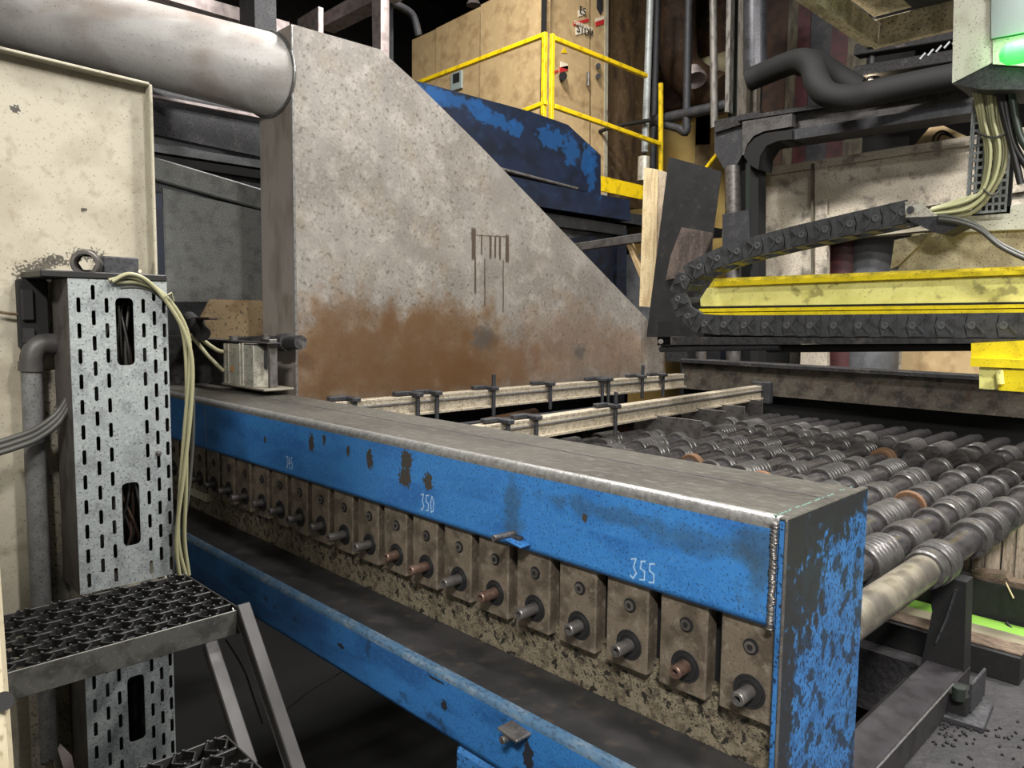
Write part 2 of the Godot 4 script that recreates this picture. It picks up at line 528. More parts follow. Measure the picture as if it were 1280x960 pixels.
	M.cream = mat(grime(1024, 1024, Color(0.66, 0.64, 0.57), [[Color(0.58, 0.555, 0.48), 0.006, 0.45, 0.8, 0.6], [Color(0.58, 0.54, 0.45), 0.03, 0.66, 0.8, 0.4], [Color(0.28, 0.255, 0.215), 0.06, 0.77, 0.81, 0.8], [Color(0.36, 0.33, 0.28), 0.010, 0.70, 0.85, 0.5]], 25), 0.55, 0.0, 1.6)
	M.rib = mat(grime(512, 512, Color(0.50, 0.475, 0.42), [[Color(0.36, 0.345, 0.31), 0.01, 0.45, 0.8, 0.7], [Color(0.16, 0.15, 0.14), 0.05, 0.68, 0.74, 0.8]], 26), 0.6, 0.0, 1.0)
	M.galv = mat(grime(512, 512, Color(0.58, 0.60, 0.60), [[Color(0.45, 0.47, 0.475), 0.012, 0.45, 0.75, 0.6], [Color(0.70, 0.72, 0.72), 0.04, 0.55, 0.8, 0.5], [Color(0.22, 0.21, 0.20), 0.05, 0.70, 0.78, 0.7]], 27), 0.45, 0.2, 0.8)
	M.duct = mat(grime(512, 512, Color(0.82, 0.815, 0.80), [[Color(0.64, 0.625, 0.61), 0.005, 0.42, 0.78, 0.8], [Color(0.82, 0.815, 0.80), 0.012, 0.5, 0.85, 0.6], [Color(0.60, 0.51, 0.46), 0.004, 0.58, 0.85, 0.6], [Color(0.22, 0.22, 0.22), 0.05, 0.74, 0.82, 0.5]], 29), 0.36, 0.12, 1.4, "fine", 0.12)
	M.duct_side = mat(grime(512, 512, Color(0.62, 0.595, 0.565), [[Color(0.47, 0.42, 0.375), 0.008, 0.45, 0.8, 0.7, 1.0, 3.0], [Color(0.62, 0.60, 0.57), 0.02, 0.55, 0.85, 0.5, 1.0, 3.0]], 31), 0.5, 0.15, 1.2)
	M.grey_wall = mat(grime(512, 512, Color(0.36, 0.365, 0.38), [[Color(0.26, 0.265, 0.28), 0.01, 0.45, 0.8, 0.7], [Color(0.55, 0.54, 0.52), 0.06, 0.6, 0.8, 0.5]], 33), 0.6, 0.1, 1.2)
	M.pale_beam = mat(grime(256, 256, Color(0.72, 0.67, 0.66), [[Color(0.52, 0.47, 0.46), 0.02, 0.5, 0.8, 0.6]], 35), 0.55, 0.1, 0.8)
	M.tan = mat(grime(512, 512, Color(0.72, 0.62, 0.46), [[Color(0.60, 0.50, 0.36), 0.008, 0.45, 0.8, 0.7], [Color(0.80, 0.70, 0.54), 0.02, 0.5, 0.85, 0.5]], 37), 0.55, 0.0, 1.5)
	M.tan_dark = mat(grime(512, 512, Color(0.36, 0.29, 0.20), [[Color(0.22, 0.175, 0.13), 0.008, 0.45, 0.8, 0.8, 1.0, 3.0], [Color(0.50, 0.42, 0.30), 0.02, 0.55, 0.85, 0.5]], 39), 0.55, 0.0, 1.5)
	M.yellow_wall = mat(grime(256, 256, Color(0.93, 0.80, 0.50), [[Color(0.84, 0.68, 0.38), 0.01, 0.45, 0.8, 0.6]], 40), 0.6, 0.0, 2.0)
	M.yellow = mat(grime(512, 512, Color(0.86, 0.78, 0.10), [[Color(0.70, 0.62, 0.08), 0.012, 0.5, 0.85, 0.6], [Color(0.35, 0.31, 0.10), 0.04, 0.76, 0.84, 0.6]], 41), 0.42, 0.0, 0.9)
	M.yellow_pale = mat(grime(512, 512, Color(0.91, 0.895, 0.56), [[Color(0.82, 0.80, 0.45), 0.008, 0.45, 0.8, 0.6], [Color(0.42, 0.40, 0.24), 0.04, 0.74, 0.84, 0.5], [Color(0.40, 0.38, 0.22), 0.012, 0.70, 0.85, 0.5]], 43), 0.5, 0.0, 1.2)
	M.rail_yellow = mat(grime(256, 256, Color(0.86, 0.73, 0.06), [[Color(0.62, 0.52, 0.06), 0.02, 0.55, 0.8, 0.6]], 45), 0.45, 0.0, 0.8)
	M.chain = mat(grime(256, 256, Color(0.215, 0.22, 0.23), [[Color(0.30, 0.30, 0.31), 0.03, 0.5, 0.8, 0.6], [Color(0.13, 0.13, 0.14), 0.02, 0.55, 0.8, 0.6]], 47), 0.5, 0.0, 0.5)
	M.plate_black = mat(grime(512, 512, Color(0.135, 0.135, 0.14), [[Color(0.10, 0.10, 0.105), 0.008, 0.45, 0.8, 0.7], [Color(0.26, 0.25, 0.24), 0.02, 0.62, 0.85, 0.5]], 49), 0.6, 0.2, 1.2)
	M.plate_bent = mat(grime(256, 256, Color(0.40, 0.36, 0.335), [[Color(0.26, 0.235, 0.22), 0.015, 0.4, 0.75, 0.8, 1.0, 4.0], [Color(0.52, 0.48, 0.45), 0.03, 0.58, 0.85, 0.5]], 51), 0.5, 0.3, 0.7)
	M.timber = mat(grime(512, 512, Color(0.80, 0.73, 0.58), [[Color(0.66, 0.57, 0.42), 0.02, 0.45, 0.8, 0.7, 1.0, 6.0], [Color(0.42, 0.35, 0.26), 0.03, 0.66, 0.78, 0.6]], 53), 0.8, 0.0, 0.6)
	M.plank = mat(grime(512, 512, Color(0.66, 0.61, 0.54), [[Color(0.52, 0.46, 0.39), 0.03, 0.4, 0.75, 0.7, 1.0, 8.0], [Color(0.36, 0.32, 0.27), 0.05, 0.64, 0.78, 0.6, 1.0, 4.0]], 55), 0.85, 0.0, 0.7)
	M.old_wood = mat(grime(512, 512, Color(0.38, 0.32, 0.26), [[Color(0.24, 0.20, 0.165), 0.03, 0.4, 0.75, 0.8, 6.0, 1.0], [Color(0.55, 0.47, 0.39), 0.05, 0.58, 0.8, 0.6, 3.0, 1.0]], 57), 0.85, 0.0, 0.8)
	M.fence = mat(grime(512, 512, Color(0.72, 0.685, 0.62), [[Color(0.60, 0.565, 0.51), 0.006, 0.45, 0.8, 0.7], [Color(0.26, 0.25, 0.235), 0.012, 0.62, 0.9, 0.7], [Color(0.38, 0.36, 0.32), 0.07, 0.62, 0.74, 0.5]], 59), 0.65, 0.0, 2.2)
	M.red_shaded = mat(grime(256, 256, Color(0.27, 0.115, 0.125), [[Color(0.15, 0.08, 0.085), 0.02, 0.5, 0.8, 0.6]], 61), 0.6, 0.0, 1.0)  # red darkened to hold the shade behind the fence
	M.back_beam = mat(grime(512, 512, Color(0.36, 0.335, 0.30), [[Color(0.20, 0.185, 0.17), 0.012, 0.45, 0.78, 0.8], [Color(0.52, 0.48, 0.42), 0.03, 0.6, 0.85, 0.5], [Color(0.30, 0.20, 0.15), 0.02, 0.66, 0.85, 0.5]], 63), 0.6, 0.1, 1.4)
	M.alu = mat(grime(256, 256, Color(0.78, 0.77, 0.72), [[Color(0.58, 0.56, 0.51), 0.02, 0.5, 0.8, 0.6], [Color(0.25, 0.24, 0.21), 0.05, 0.70, 0.78, 0.7]], 65), 0.4, 0.4, 0.4)
	M.rail_steel = mat(grime(512, 512, Color(0.80, 0.76, 0.68), [[Color(0.64, 0.60, 0.52), 0.02, 0.45, 0.75, 0.7], [Color(0.22, 0.20, 0.18), 0.04, 0.62, 0.74, 0.8]], 67), 0.45, 0.35, 0.6)
	M.cable = mat(Color(0.55, 0.54, 0.42), 0.45)
	M.cable_dark = mat(Color(0.26, 0.26, 0.24), 0.45)
	M.cable_black = mat(Color(0.09, 0.09, 0.09), 0.5)
	M.white_box = mat(grime(512, 512, Color(0.82, 0.82, 0.76), [[Color(0.70, 0.69, 0.62), 0.01, 0.5, 0.8, 0.5], [Color(0.25, 0.24, 0.2), 0.05, 0.74, 0.78, 0.7]], 69), 0.5, 0.0, 1.0)
	M.grey_box = mat(Color(0.60, 0.65, 0.64), 0.45, 0.1)
	M.floor = mat(grime(1024, 1024, Color(0.165, 0.16, 0.168), [[Color(0.115, 0.115, 0.122), 0.008, 0.4, 0.75, 0.8], [Color(0.23, 0.22, 0.23), 0.04, 0.55, 0.8, 0.6], [Color(0.08, 0.08, 0.08), 0.06, 0.62, 0.74, 0.8]], 71), 0.8, 0.0, 1.6, "fine", 0.8)
	M.hall_wall = mat(grime(256, 256, Color(0.52, 0.52, 0.50), [[Color(0.42, 0.42, 0.41), 0.01, 0.45, 0.8, 0.6]], 73), 0.8, 0.0, 4.0)
	M.hall_dark = mat(grime(256, 256, Color(0.20, 0.19, 0.19), [[Color(0.13, 0.125, 0.125), 0.01, 0.45, 0.8, 0.7]], 74), 0.85, 0.0, 4.0)
	M.green = mat(Color(0.46, 0.64, 0.24), 0.6)
	M.beige = mat(grime(512, 512, Color(0.44, 0.42, 0.34), [[Color(0.34, 0.32, 0.26), 0.012, 0.45, 0.8, 0.7, 3.0, 1.0]], 75), 0.7, 0.0, 1.0)
	M.canopy = mat(grime(512, 512, Color(0.74, 0.70, 0.60), [[Color(0.52, 0.48, 0.39), 0.01, 0.45, 0.8, 0.7], [Color(0.20, 0.18, 0.15), 0.03, 0.62, 0.8, 0.6]], 77), 0.65, 0.0, 1.2)
	M.red_print = mat(Color(0.72, 0.16, 0.16), 0.6)
	M.pale_print = mat(Color(0.86, 0.82, 0.74), 0.6)
	M.dark_blue = mat(grime(512, 512, Color(0.075, 0.10, 0.16), [[Color(0.05, 0.06, 0.09), 0.01, 0.4, 0.75, 0.8], [Color(0.10, 0.17, 0.27), 0.02, 0.6, 0.85, 0.6]], 79), 0.5, 0.2, 1.2)
	M.lamp_green = mat(Color(0.55, 1.0, 0.65), 0.4)
	M.lamp_green.emission_enabled = true
	M.lamp_green.emission = Color(0.16, 1.0, 0.26)
	M.lamp_green.emission_energy_multiplier = 2.0
	M.collar_pink = mat(grime(128, 128, Color(0.46, 0.38, 0.34), [[Color(0.36, 0.27, 0.22), 0.03, 0.45, 0.75, 0.7]], 83), 0.45, 0.5, 0.3)
	M.dark_violet = mat(Color(0.22, 0.21, 0.26), 0.5, 0.3)
	M.pipe_grey = mat(grime(512, 512, Color(0.40, 0.40, 0.40), [[Color(0.30, 0.30, 0.29), 0.02, 0.45, 0.8, 0.6], [Color(0.15, 0.15, 0.14), 0.05, 0.70, 0.76, 0.7]], 84), 0.55, 0.0, 0.7)
	M.pipe_dark = mat(grime(256, 256, Color(0.22, 0.215, 0.21), [[Color(0.30, 0.29, 0.28), 0.02, 0.5, 0.8, 0.6]], 85), 0.5, 0.0, 0.5)
	M.steel_dull = mat(grime(256, 256, Color(0.36, 0.345, 0.33), [[Color(0.25, 0.235, 0.22), 0.015, 0.45, 0.8, 0.7], [Color(0.46, 0.45, 0.43), 0.04, 0.6, 0.85, 0.5]], 86), 0.5, 0.4, 0.6)
	M.dust_bar = mat(grime(512, 512, Color(0.36, 0.365, 0.36), [[Color(0.25, 0.255, 0.26), 0.012, 0.45, 0.8, 0.6], [Color(0.62, 0.61, 0.58), 0.08, 0.60, 0.72, 0.7]], 87), 0.65, 0.1, 0.8)
	M.tan_plate = mat(grime(256, 256, Color(0.62, 0.54, 0.41), [[Color(0.42, 0.33, 0.23), 0.008, 0.45, 0.75, 0.8], [Color(0.20, 0.17, 0.13), 0.05, 0.66, 0.74, 0.6]], 88), 0.6, 0.0, 1.0)
	M.orange = mat(Color(0.80, 0.50, 0.12), 0.6)
	M.rust_dark = mat(grime(256, 256, Color(0.25, 0.175, 0.13), [[Color(0.15, 0.11, 0.09), 0.015, 0.45, 0.8, 0.7]], 89), 0.7, 0.1, 1.0)
	M.rust_duct = mat(grime(512, 512, Color(0.28, 0.205, 0.145), [[Color(0.16, 0.125, 0.10), 0.010, 0.42, 0.78, 0.8, 1.0, 3.0], [Color(0.44, 0.32, 0.21), 0.02, 0.58, 0.85, 0.6]], 90), 0.6, 0.2, 1.5)
	M.stringer = mat(grime(256, 256, Color(0.22, 0.215, 0.215), [[Color(0.16, 0.155, 0.15), 0.02, 0.45, 0.8, 0.6]], 92), 0.6, 0.15, 0.5)
	M.fascia = mat(grime(512, 512, Color(0.36, 0.355, 0.335), [[Color(0.25, 0.245, 0.23), 0.012, 0.42, 0.75, 0.8], [Color(0.48, 0.47, 0.44), 0.03, 0.6, 0.85, 0.5]], 94), 0.5, 0.35, 0.7)
	M.fascia_dark = mat(grime(256, 256, Color(0.22, 0.215, 0.21), [[Color(0.15, 0.145, 0.14), 0.02, 0.45, 0.8, 0.6]], 97), 0.55, 0.3, 0.7)
	M.tread = mat(grime(256, 256, Color(0.15, 0.15, 0.15), [[Color(0.10, 0.10, 0.10), 0.02, 0.45, 0.8, 0.6], [Color(0.32, 0.31, 0.29), 0.05, 0.66, 0.8, 0.6]], 98), 0.45, 0.35, 0.4)
	M.yellow_dim = mat(grime(512, 512, Color(0.80, 0.74, 0.22), [[Color(0.62, 0.58, 0.20), 0.012, 0.45, 0.8, 0.6], [Color(0.25, 0.22, 0.10), 0.04, 0.70, 0.78, 0.7]], 99), 0.5, 0.0, 1.0)
	M.chain_pale = mat(Color(0.30, 0.305, 0.31), 0.5)
	M.cream_dirty = mat(grime(512, 512, Color(0.68, 0.645, 0.52), [[Color(0.52, 0.48, 0.38), 0.010, 0.45, 0.8, 0.7], [Color(0.24, 0.22, 0.18), 0.05, 0.70, 0.77, 0.7]], 100), 0.6, 0.0, 1.0)
	M.cable_bright = mat(Color(0.68, 0.68, 0.52), 0.4)
	M.hose_green = mat(Color(0.17, 0.22, 0.18), 0.45)
	M.green_black = mat(Color(0.13, 0.16, 0.14), 0.55, 0.1)
	M.rust_grey = mat(grime(512, 512, Color(0.36, 0.335, 0.30), [[Color(0.24, 0.215, 0.19), 0.02, 0.42, 0.78, 0.8, 1.0, 4.0], [Color(0.50, 0.47, 0.42), 0.03, 0.6, 0.85, 0.5]], 102), 0.65, 0.1, 1.0)
	M.galv_dirty = mat(grime(512, 512, Color(0.50, 0.49, 0.47), [[Color(0.30, 0.285, 0.27), 0.02, 0.45, 0.78, 0.8, 1.0, 3.0]], 104), 0.55, 0.3, 0.8)
	M.soot_speckled = mat(grime(512, 512, Color(0.25, 0.24, 0.24), [[Color(0.15, 0.145, 0.145), 0.010, 0.42, 0.75, 0.8], [Color(0.52, 0.50, 0.48), 0.06, 0.60, 0.72, 0.7]], 105), 0.65, 0.15, 0.9)
	M.wrapped = mat(grime(256, 256, Color(0.22, 0.225, 0.25), [[Color(0.13, 0.13, 0.14), 0.015, 0.42, 0.78, 0.7], [Color(0.42, 0.41, 0.42), 0.05, 0.62, 0.76, 0.6]], 106), 0.4, 0.2, 0.8)
	M.tan_dirty_shaded = mat(grime(512, 512, Color(0.36, 0.335, 0.275), [[Color(0.22, 0.20, 0.165), 0.015, 0.42, 0.78, 0.8, 1.0, 3.0]], 107), 0.7, 0.0, 1.2)  # dirty tan, darkened further to hold the shade behind the fence
	M.stand_black = mat(grime(256, 256, Color(0.085, 0.085, 0.09), [[Color(0.15, 0.145, 0.145), 0.03, 0.58, 0.8, 0.5]], 108), 0.65, 0.15, 0.8)
	M.sill = mat(grime(512, 512, Color(0.20, 0.19, 0.20), [[Color(0.13, 0.125, 0.13), 0.012, 0.45, 0.78, 0.7], [Color(0.28, 0.265, 0.27), 0.04, 0.6, 0.85, 0.5]], 109), 0.6, 0.3, 0.7)

func hall() -> void:
	struct("floor", MB.new().span(Vector3(-1.02, -0.3, -16), Vector3(8, 0, 6)), M.floor, "dark dusty concrete floor around the roller bed", "floor")
	struct("floor", MB.new().span(Vector3(-2.2, -0.3, -16), Vector3(-1.02, 0, -3.75)), M.floor, "dusty dark floor under the far part of the outer rollers", "floor")
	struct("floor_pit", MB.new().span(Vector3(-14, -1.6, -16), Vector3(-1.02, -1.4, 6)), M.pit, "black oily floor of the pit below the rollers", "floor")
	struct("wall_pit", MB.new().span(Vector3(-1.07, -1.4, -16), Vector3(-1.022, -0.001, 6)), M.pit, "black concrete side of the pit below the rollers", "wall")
	struct("ceiling", MB.new().span(Vector3(-14, 8.6, -16), Vector3(8, 8.9, 6)), M.hall_dark, "dark sooty hall roof high over the machines", "ceiling")
	struct("wall_back", MB.new().span(Vector3(-14, -1.6, -16.3), Vector3(8, 8.9, -16)), M.hall_dark, "dark hall wall far behind the machines", "wall")
	struct("wall_left", MB.new().span(Vector3(-14.3, -1.6, -16), Vector3(-14, 8.9, 6)), M.hall_dark, "dark hall wall beyond the furnace", "wall")
	struct("wall_front", MB.new().span(Vector3(-14, -1.6, 6), Vector3(8, 8.9, 6.3)), M.hall_wall, "grey hall wall facing the machines", "wall")
	struct("wall_right", MB.new().span(Vector3(8, -1.6, -16), Vector3(8.3, 8.9, 6)), M.hall_wall, "grey hall wall at the end of the aisle", "wall")

func furnace_hood() -> void:
	var t := thing("furnace_hood", "tall grey sheet steel hood with sloping edge and brown rust stain", "hood", Vector3(-4.72, 0.95, -4.5))
	var W := 1024
	var H := 640
	var im := grime(W, H, Color(0.57, 0.55, 0.52), [
		[Color(0.47, 0.445, 0.415), 0.006, 0.42, 0.75, 0.75], [Color(0.70, 0.68, 0.645), 0.02, 0.5, 0.85, 0.6],
		[Color(0.52, 0.47, 0.39), 0.010, 0.60, 0.88, 0.4], [Color(0.68, 0.665, 0.645), 0.05, 0.52, 0.85, 0.5], [Color(0.42, 0.39, 0.36), 0.05, 0.56, 0.9, 0.5], [Color(0.50, 0.48, 0.46), 0.012, 0.55, 0.85, 0.5, 1.0, 5.0], [Color(0.40, 0.365, 0.33), 0.04, 0.70, 0.84, 0.5], [Color(0.33, 0.295, 0.26), 0.03, 0.70, 0.80, 0.55]], 81)
	var hx := func(z: float) -> float: return (z + 6.7) / 4.3 * W
	var hy := func(y: float) -> float: return (3.5 - y) / 2.6 * H
	# rust bloom low down, made of ragged overlapping stains
	for s in [[-3.3, 1.28, 0.95, 0.48, 0.6], [-2.85, 1.45, 0.5, 0.36, 0.5], [-3.75, 1.36, 0.75, 0.42, 0.6], [-4.25, 1.2, 0.6, 0.3, 0.55], [-3.4, 1.1, 1.2, 0.3, 0.45], [-2.6, 1.2, 0.3, 0.3, 0.5]]:
		blot(im, hx.call(s[0]), hy.call(s[1]), s[2] / 4.3 * W, s[3] / 2.6 * H, Color(0.405, 0.285, 0.175, s[4]), int(s[0] * -100), 0.5, 0.6, 0.016)
	for s in [[-5.2, 1.35, 0.9, 0.5, 0.35], [-6.0, 1.25, 0.6, 0.35, 0.35], [-4.7, 1.15, 0.7, 0.3, 0.3]]:
		blot(im, hx.call(s[0]), hy.call(s[1]), s[2] / 4.3 * W, s[3] / 2.6 * H, Color(0.50, 0.37, 0.27, s[4]), int(s[0] * -90), 0.6, 0.4, 0.015)
	for s in [[-4.15, 1.42, 0.16, 0.11, 0.6], [-5.35, 1.28, 0.1, 0.08, 0.55]]:
		blot(im, hx.call(s[0]), hy.call(s[1]), s[2] / 4.3 * W, s[3] / 2.6 * H, Color(0.30, 0.30, 0.30, s[4]), 5, 0.5, 0.5, 0.05)
	# the burnt print of dark upright marks
	for s in [[Vector2(-4.027, 2.264), Vector2(-4.029, 2.053), 4.6], [Vector2(-4.112, 2.234), Vector2(-4.114, 2.083), 1.6], [Vector2(-4.208, 2.229), Vector2(-4.210, 2.064), 2.6], [Vector2(-4.261, 2.233), Vector2(-4.263, 2.067), 2.0], [Vector2(-4.315, 2.231), Vector2(-4.317, 2.058), 2.4], [Vector2(-4.396, 2.244), Vector2(-4.400, 2.050), 4.2], [Vector2(-4.046, 2.054), Vector2(-4.049, 1.778), 1.8], [Vector2(-4.149, 2.048), Vector2(-4.153, 1.679), 1.1], [Vector2(-4.354, 2.047), Vector2(-4.360, 1.630), 1.1], [Vector2(-4.027, 2.227), Vector2(-4.396, 2.244), 0.7]]:
		stroke(im, [Vector2(hx.call(s[0].x), hy.call(s[0].y)), Vector2(hx.call(s[1].x), hy.call(s[1].y))], s[2], Color(0.30, 0.25, 0.21, 0.30))
	var fm := mat(im, 0.5, 0.15)
	fm.albedo_color = Color(0.89, 0.89, 0.895)
	fm.uv1_scale = Vector3(1.0 / 4.3, -1.0 / 2.6, 1)
	fm.uv1_offset = Vector3(6.7 / 4.3, 3.5 / 2.6, 0)
	var outline := [Vector2(-2.48, 0.98), Vector2(-2.48, 3.41), Vector2(-3.15, 3.42), Vector2(-3.439, 3.279), Vector2(-4.088, 2.924), Vector2(-6.477, 1.533), Vector2(-6.699, 1.409), Vector2(-6.750, 0.996)]
	part("front_panel", MB.new().xplate(outline, -4.5, 0.006), fm, t)
	var inner := []
	for p in outline: inner.append(p)
	part("body", MB.new().xplate(inner, -4.507, 0.44), M.duct_side, t)
	part("corner_edge", MB.new().span(Vector3(-4.505, 0.98, -2.49), Vector3(-4.49, 3.40, -2.472), 0.005), M.bare, t, "bright worn corner edge")
	# lip at the foot of the hood
	part("bottom_lip", MB.new().span(Vector3(-4.56, 0.93, -6.7), Vector3(-4.50, 0.97, -2.5), 0.004), M.soot, t)
	# big inclined duct, cut where it meets the hood's narrow face
	var d := thing("exhaust_duct", "wide grey round sheet metal duct running into the hood", "duct", Vector3(-5.4, 3.1, -1.7))
	var a := Vector3(-4.838, 3.173, -2.480)
	var b := Vector3(-6.458, 3.720, -0.920)
	var dir := (a - b).normalized()
	var sx := dir.cross(Vector3.UP).normalized()
	var sy := sx.cross(dir)
	var db := MB.new()
	var rim := []
	var N := 56
	for k in N + 1:
		var an := TAU * k / N
		var nn := sx * cos(an) + sy * sin(an)
		var p := b + nn * 0.262
		rim.append([p, p + dir * ((-2.478 - p.z) / dir.z), nn])
	var edge := []
	for k in N:
		var p = rim[k]
		var q = rim[k + 1]
		db.tri(p[0], q[0], q[1], p[2], q[2], q[2])
		db.tri(p[0], q[1], p[1], p[2], q[2], p[2])
	for k in N + 1: edge.append(rim[k][1] + rim[k][2] * 0.004)
	part("pipe", db, M.duct, d)
	part("weld_ring", MB.new().tube(edge, 0.012, 8), M.bare, d)

func beams() -> void:
	var X0 := -5.3
	var X1 := -0.85
	var t := thing("blue_box_beam", "thick blue steel box beam with worn grey top above the bearing blocks", "beam", Vector3(-3.0, 0.8, -2.07))
	var W := 2048
	var H := 128
	var im := grime(W, H, Color(0.215, 0.465, 0.72), [[Color(0.16, 0.36, 0.60), 0.010, 0.45, 0.8, 0.6, 2.0, 1.0], [Color(0.29, 0.53, 0.76), 0.03, 0.55, 0.85, 0.5], [Color(0.08, 0.13, 0.20), 0.09, 0.70, 0.78, 0.6]], 91)
	var bx := func(p: Vector2) -> Vector2: return Vector2((p.x - X0) / (X1 - X0) * W, (p.y - 0.80) / 0.27 * H)
	# grease darkens the paint under the worn edge and by the end weld
	for s in [[Vector2(-1.391, 1.010), 170, 16, 0.28], [Vector2(-1.060, 0.986), 120, 18,0.28], [Vector2(-0.908, 0.999), 34, 70, 0.4], [Vector2(-1.804, 0.930), 26, 60, 0.35]]:
		var c: Vector2 = bx.call(s[0])
		blot(im, c.x, c.y, s[1], s[2], Color(0.22, 0.22, 0.21, s[3]), int(c.x), 0.6, 0.7, 0.02)
	for s in [[Vector2(-3.135, 1.005), 7, 14], [Vector2(-3.021, 1.034), 4, 8], [Vector2(-2.658, 0.994), 7, 13], [Vector2(-2.402, 1.024), 12, 13], [Vector2(-2.413, 0.961), 13, 12], [Vector2(-2.264, 0.966), 9, 11], [Vector2(-3.593, 0.963), 4, 6], [Vector2(-2.824, 1.009), 4, 8], [Vector2(-1.482, 0.980), 4, 4]]:
		var c: Vector2 = bx.call(s[0])
		blot(im, c.x, c.y, s[1] * 1.5, s[2] * 1.5, Color(0.25, 0.22, 0.19, 0.95), int(c.x * 3.0), 0.12, 0.6, 0.09)
	# chalk numbers, each glyph a few strokes in its own box
	var G := {"3": [[Vector2(0, 0.9), Vector2(0.6, 1.0), Vector2(0.35, 0.55), Vector2(0.7, 0.3), Vector2(0.3, 0.0), Vector2(0.0, 0.12)]], "4": [[Vector2(0.1, 0.95), Vector2(0.05, 0.4), Vector2(0.75, 0.45)], [Vector2(0.55, 0.9), Vector2(0.5, 0.0)]],
		"5": [[Vector2(0.7, 1.0), Vector2(0.15, 0.95), Vector2(0.12, 0.6), Vector2(0.6, 0.5), Vector2(0.6, 0.1), Vector2(0.05, 0.05)]], "0": [[Vector2(0.35, 1.0), Vector2(0.05, 0.6), Vector2(0.2, 0.05), Vector2(0.6, 0.15), Vector2(0.7, 0.7), Vector2(0.35, 1.0)]]}
	for s in [["345", Vector2(-3.374, 0.859), 10.0, 26.0, 0.8], ["350", Vector2(-2.309, 0.853), 13.0, 30.0, 0.8], ["355", Vector2(-1.302, 0.843), 14.0, 28.0, 0.7]]:
		var o: Vector2 = bx.call(s[1])
		for k in 3:
			for line in G[s[0][k]]:
				var pts := []
				for q in line: pts.append(o + Vector2((k * 1.05 + q.x) * s[2], q.y * s[3]))
				stroke(im, pts, 0.5, Color(0.80, 0.85, 0.90, s[4] * 0.42))
	var p0: Vector2 = bx.call(Vector2(-4.320, 1.059))
	stroke(im, [p0, Vector2(p0.x + 4, 6)], 2.6, Color(0.46, 0.50, 0.54, 0.25))
	var front := [Vector2(-1.83, 0.80), Vector2(-1.812, 0.806), Vector2(-1.802, 0.818), Vector2(-1.8, 0.83), Vector2(-1.8, 1.068)]
	part("front_face", MB.new().strip(front, X0, X1), mat(im, 0.42, 0.0), t)
	var arc := []
	for k in 7:
		var a := PI * 0.5 * k / 6.0
		arc.append(Vector2(-1.834 + 0.034 * cos(a), 1.066 + 0.034 * sin(a)))
	part("worn_or_glint_edge", MB.new().strip(arc, X0, X1), M.bare, t, "bare silver rounded edge")
	part("top_face", MB.new().strip([Vector2(-1.834, 1.1), Vector2(-2.295, 1.1), Vector2(-2.32, 1.09), Vector2(-2.33, 1.065), Vector2(-2.33, 0.80), Vector2(-1.83, 0.80)], X0, X1, false), M.worn_top, t, "greasy grey brown top")
	part("scored_line", MB.new().span(Vector3(X0, 1.0995, -2.104), Vector3(X1, 1.1012, -2.098)), M.dark, t)
	# end plate, with the weld that holds it
	var e := thing("end_plate", "upright blue steel end plate with chipped paint closing the beams", "plate", Vector3(-0.83, 0, -2.07))
	var ew := 512
	var eh := 1024
	var ei := grime(ew, eh, Color(0.20, 0.42, 0.65), [[Color(0.13, 0.29, 0.47), 0.010, 0.45, 0.8, 0.7], [Color(0.22, 0.45, 0.68), 0.025, 0.55, 0.85, 0.5], [Color(0.08, 0.12, 0.18), 0.040, 0.58, 0.64, 0.8, 1.0, 2.0], [Color(0.30, 0.52, 0.72), 0.05, 0.62, 0.8, 0.6], [Color(0.12, 0.14, 0.17), 0.012, 0.60, 0.70, 0.7]], 93)
	# bare dark steel along the top and the front edge
	for k in 15:
		blot(ei, 22 + 8 * sin(k * 2.1), 20 + k * 72, 60, 60, Color(0.15, 0.155, 0.165, 0.92), k, 0.3, 0.8, 0.025)
	for k in 8:
		blot(ei, 30 + k * 60, 30 + 22 * sin(k * 1.7), 62, 92 - k * 4, Color(0.16, 0.165, 0.17, 0.92), k + 50, 0.3, 0.9, 0.02)
	blot(ei, 130, 200, 110, 130, Color(0.15, 0.155, 0.165, 0.9), 71, 0.3, 0.9, 0.02)
	blot(ei, 500, 900, 40, 200, Color(0.10, 0.12, 0.15, 0.8), 72, 0.4, 0.8, 0.02)
	var em := mat(ei, 0.45, 0.05)
	em.uv1_scale = Vector3(-1.0 / 0.53, -1.0 / 1.1, 1)
	em.uv1_offset = Vector3(-1.8 / 0.53, 1.0, 0)
	part("face", MB.new().xplate([Vector2(-1.801, -1.4), Vector2(-1.801, 1.098), Vector2(-2.328, 1.098), Vector2(-2.328, -1.4)], -0.827, 0.004), em, e)
	part("core", MB.new().box(Vector3(-0.841, -0.15, -2.065), Vector3(0.02, 2.5, 0.53), 0.004), M.blue, e)
	part("worn_rim", MB.new().span(Vector3(-0.834, -1.4, -1.806), Vector3(-0.8265, 1.1, -1.795), 0.003), M.steel, e)
	part("top_rim", MB.new().span(Vector3(-0.85, 1.094, -2.33), Vector3(-0.8265, 1.103, -1.797), 0.003), M.worn_top, e)
	var wb := MB.new()
	rng.seed = 5
	for k in 62:
		var y := 1.085 - k * 0.0045
		wb.lathe(Vector3(-0.860 + rng.randf_range(-0.002, 0.002), y, -1.7975 + (0.002 if k > 58 else 0.0)), Vector3(0.1, 1, 0), [Vector2(-0.005, 0), Vector2(-0.003, 0.008), Vector2(0.0, rng.randf_range(0.0085, 0.0115)), Vector2(0.003, 0.008), Vector2(0.005, 0)], 8)
	part("weld_bead", wb, M.steel, e)
	var ws := MB.new()
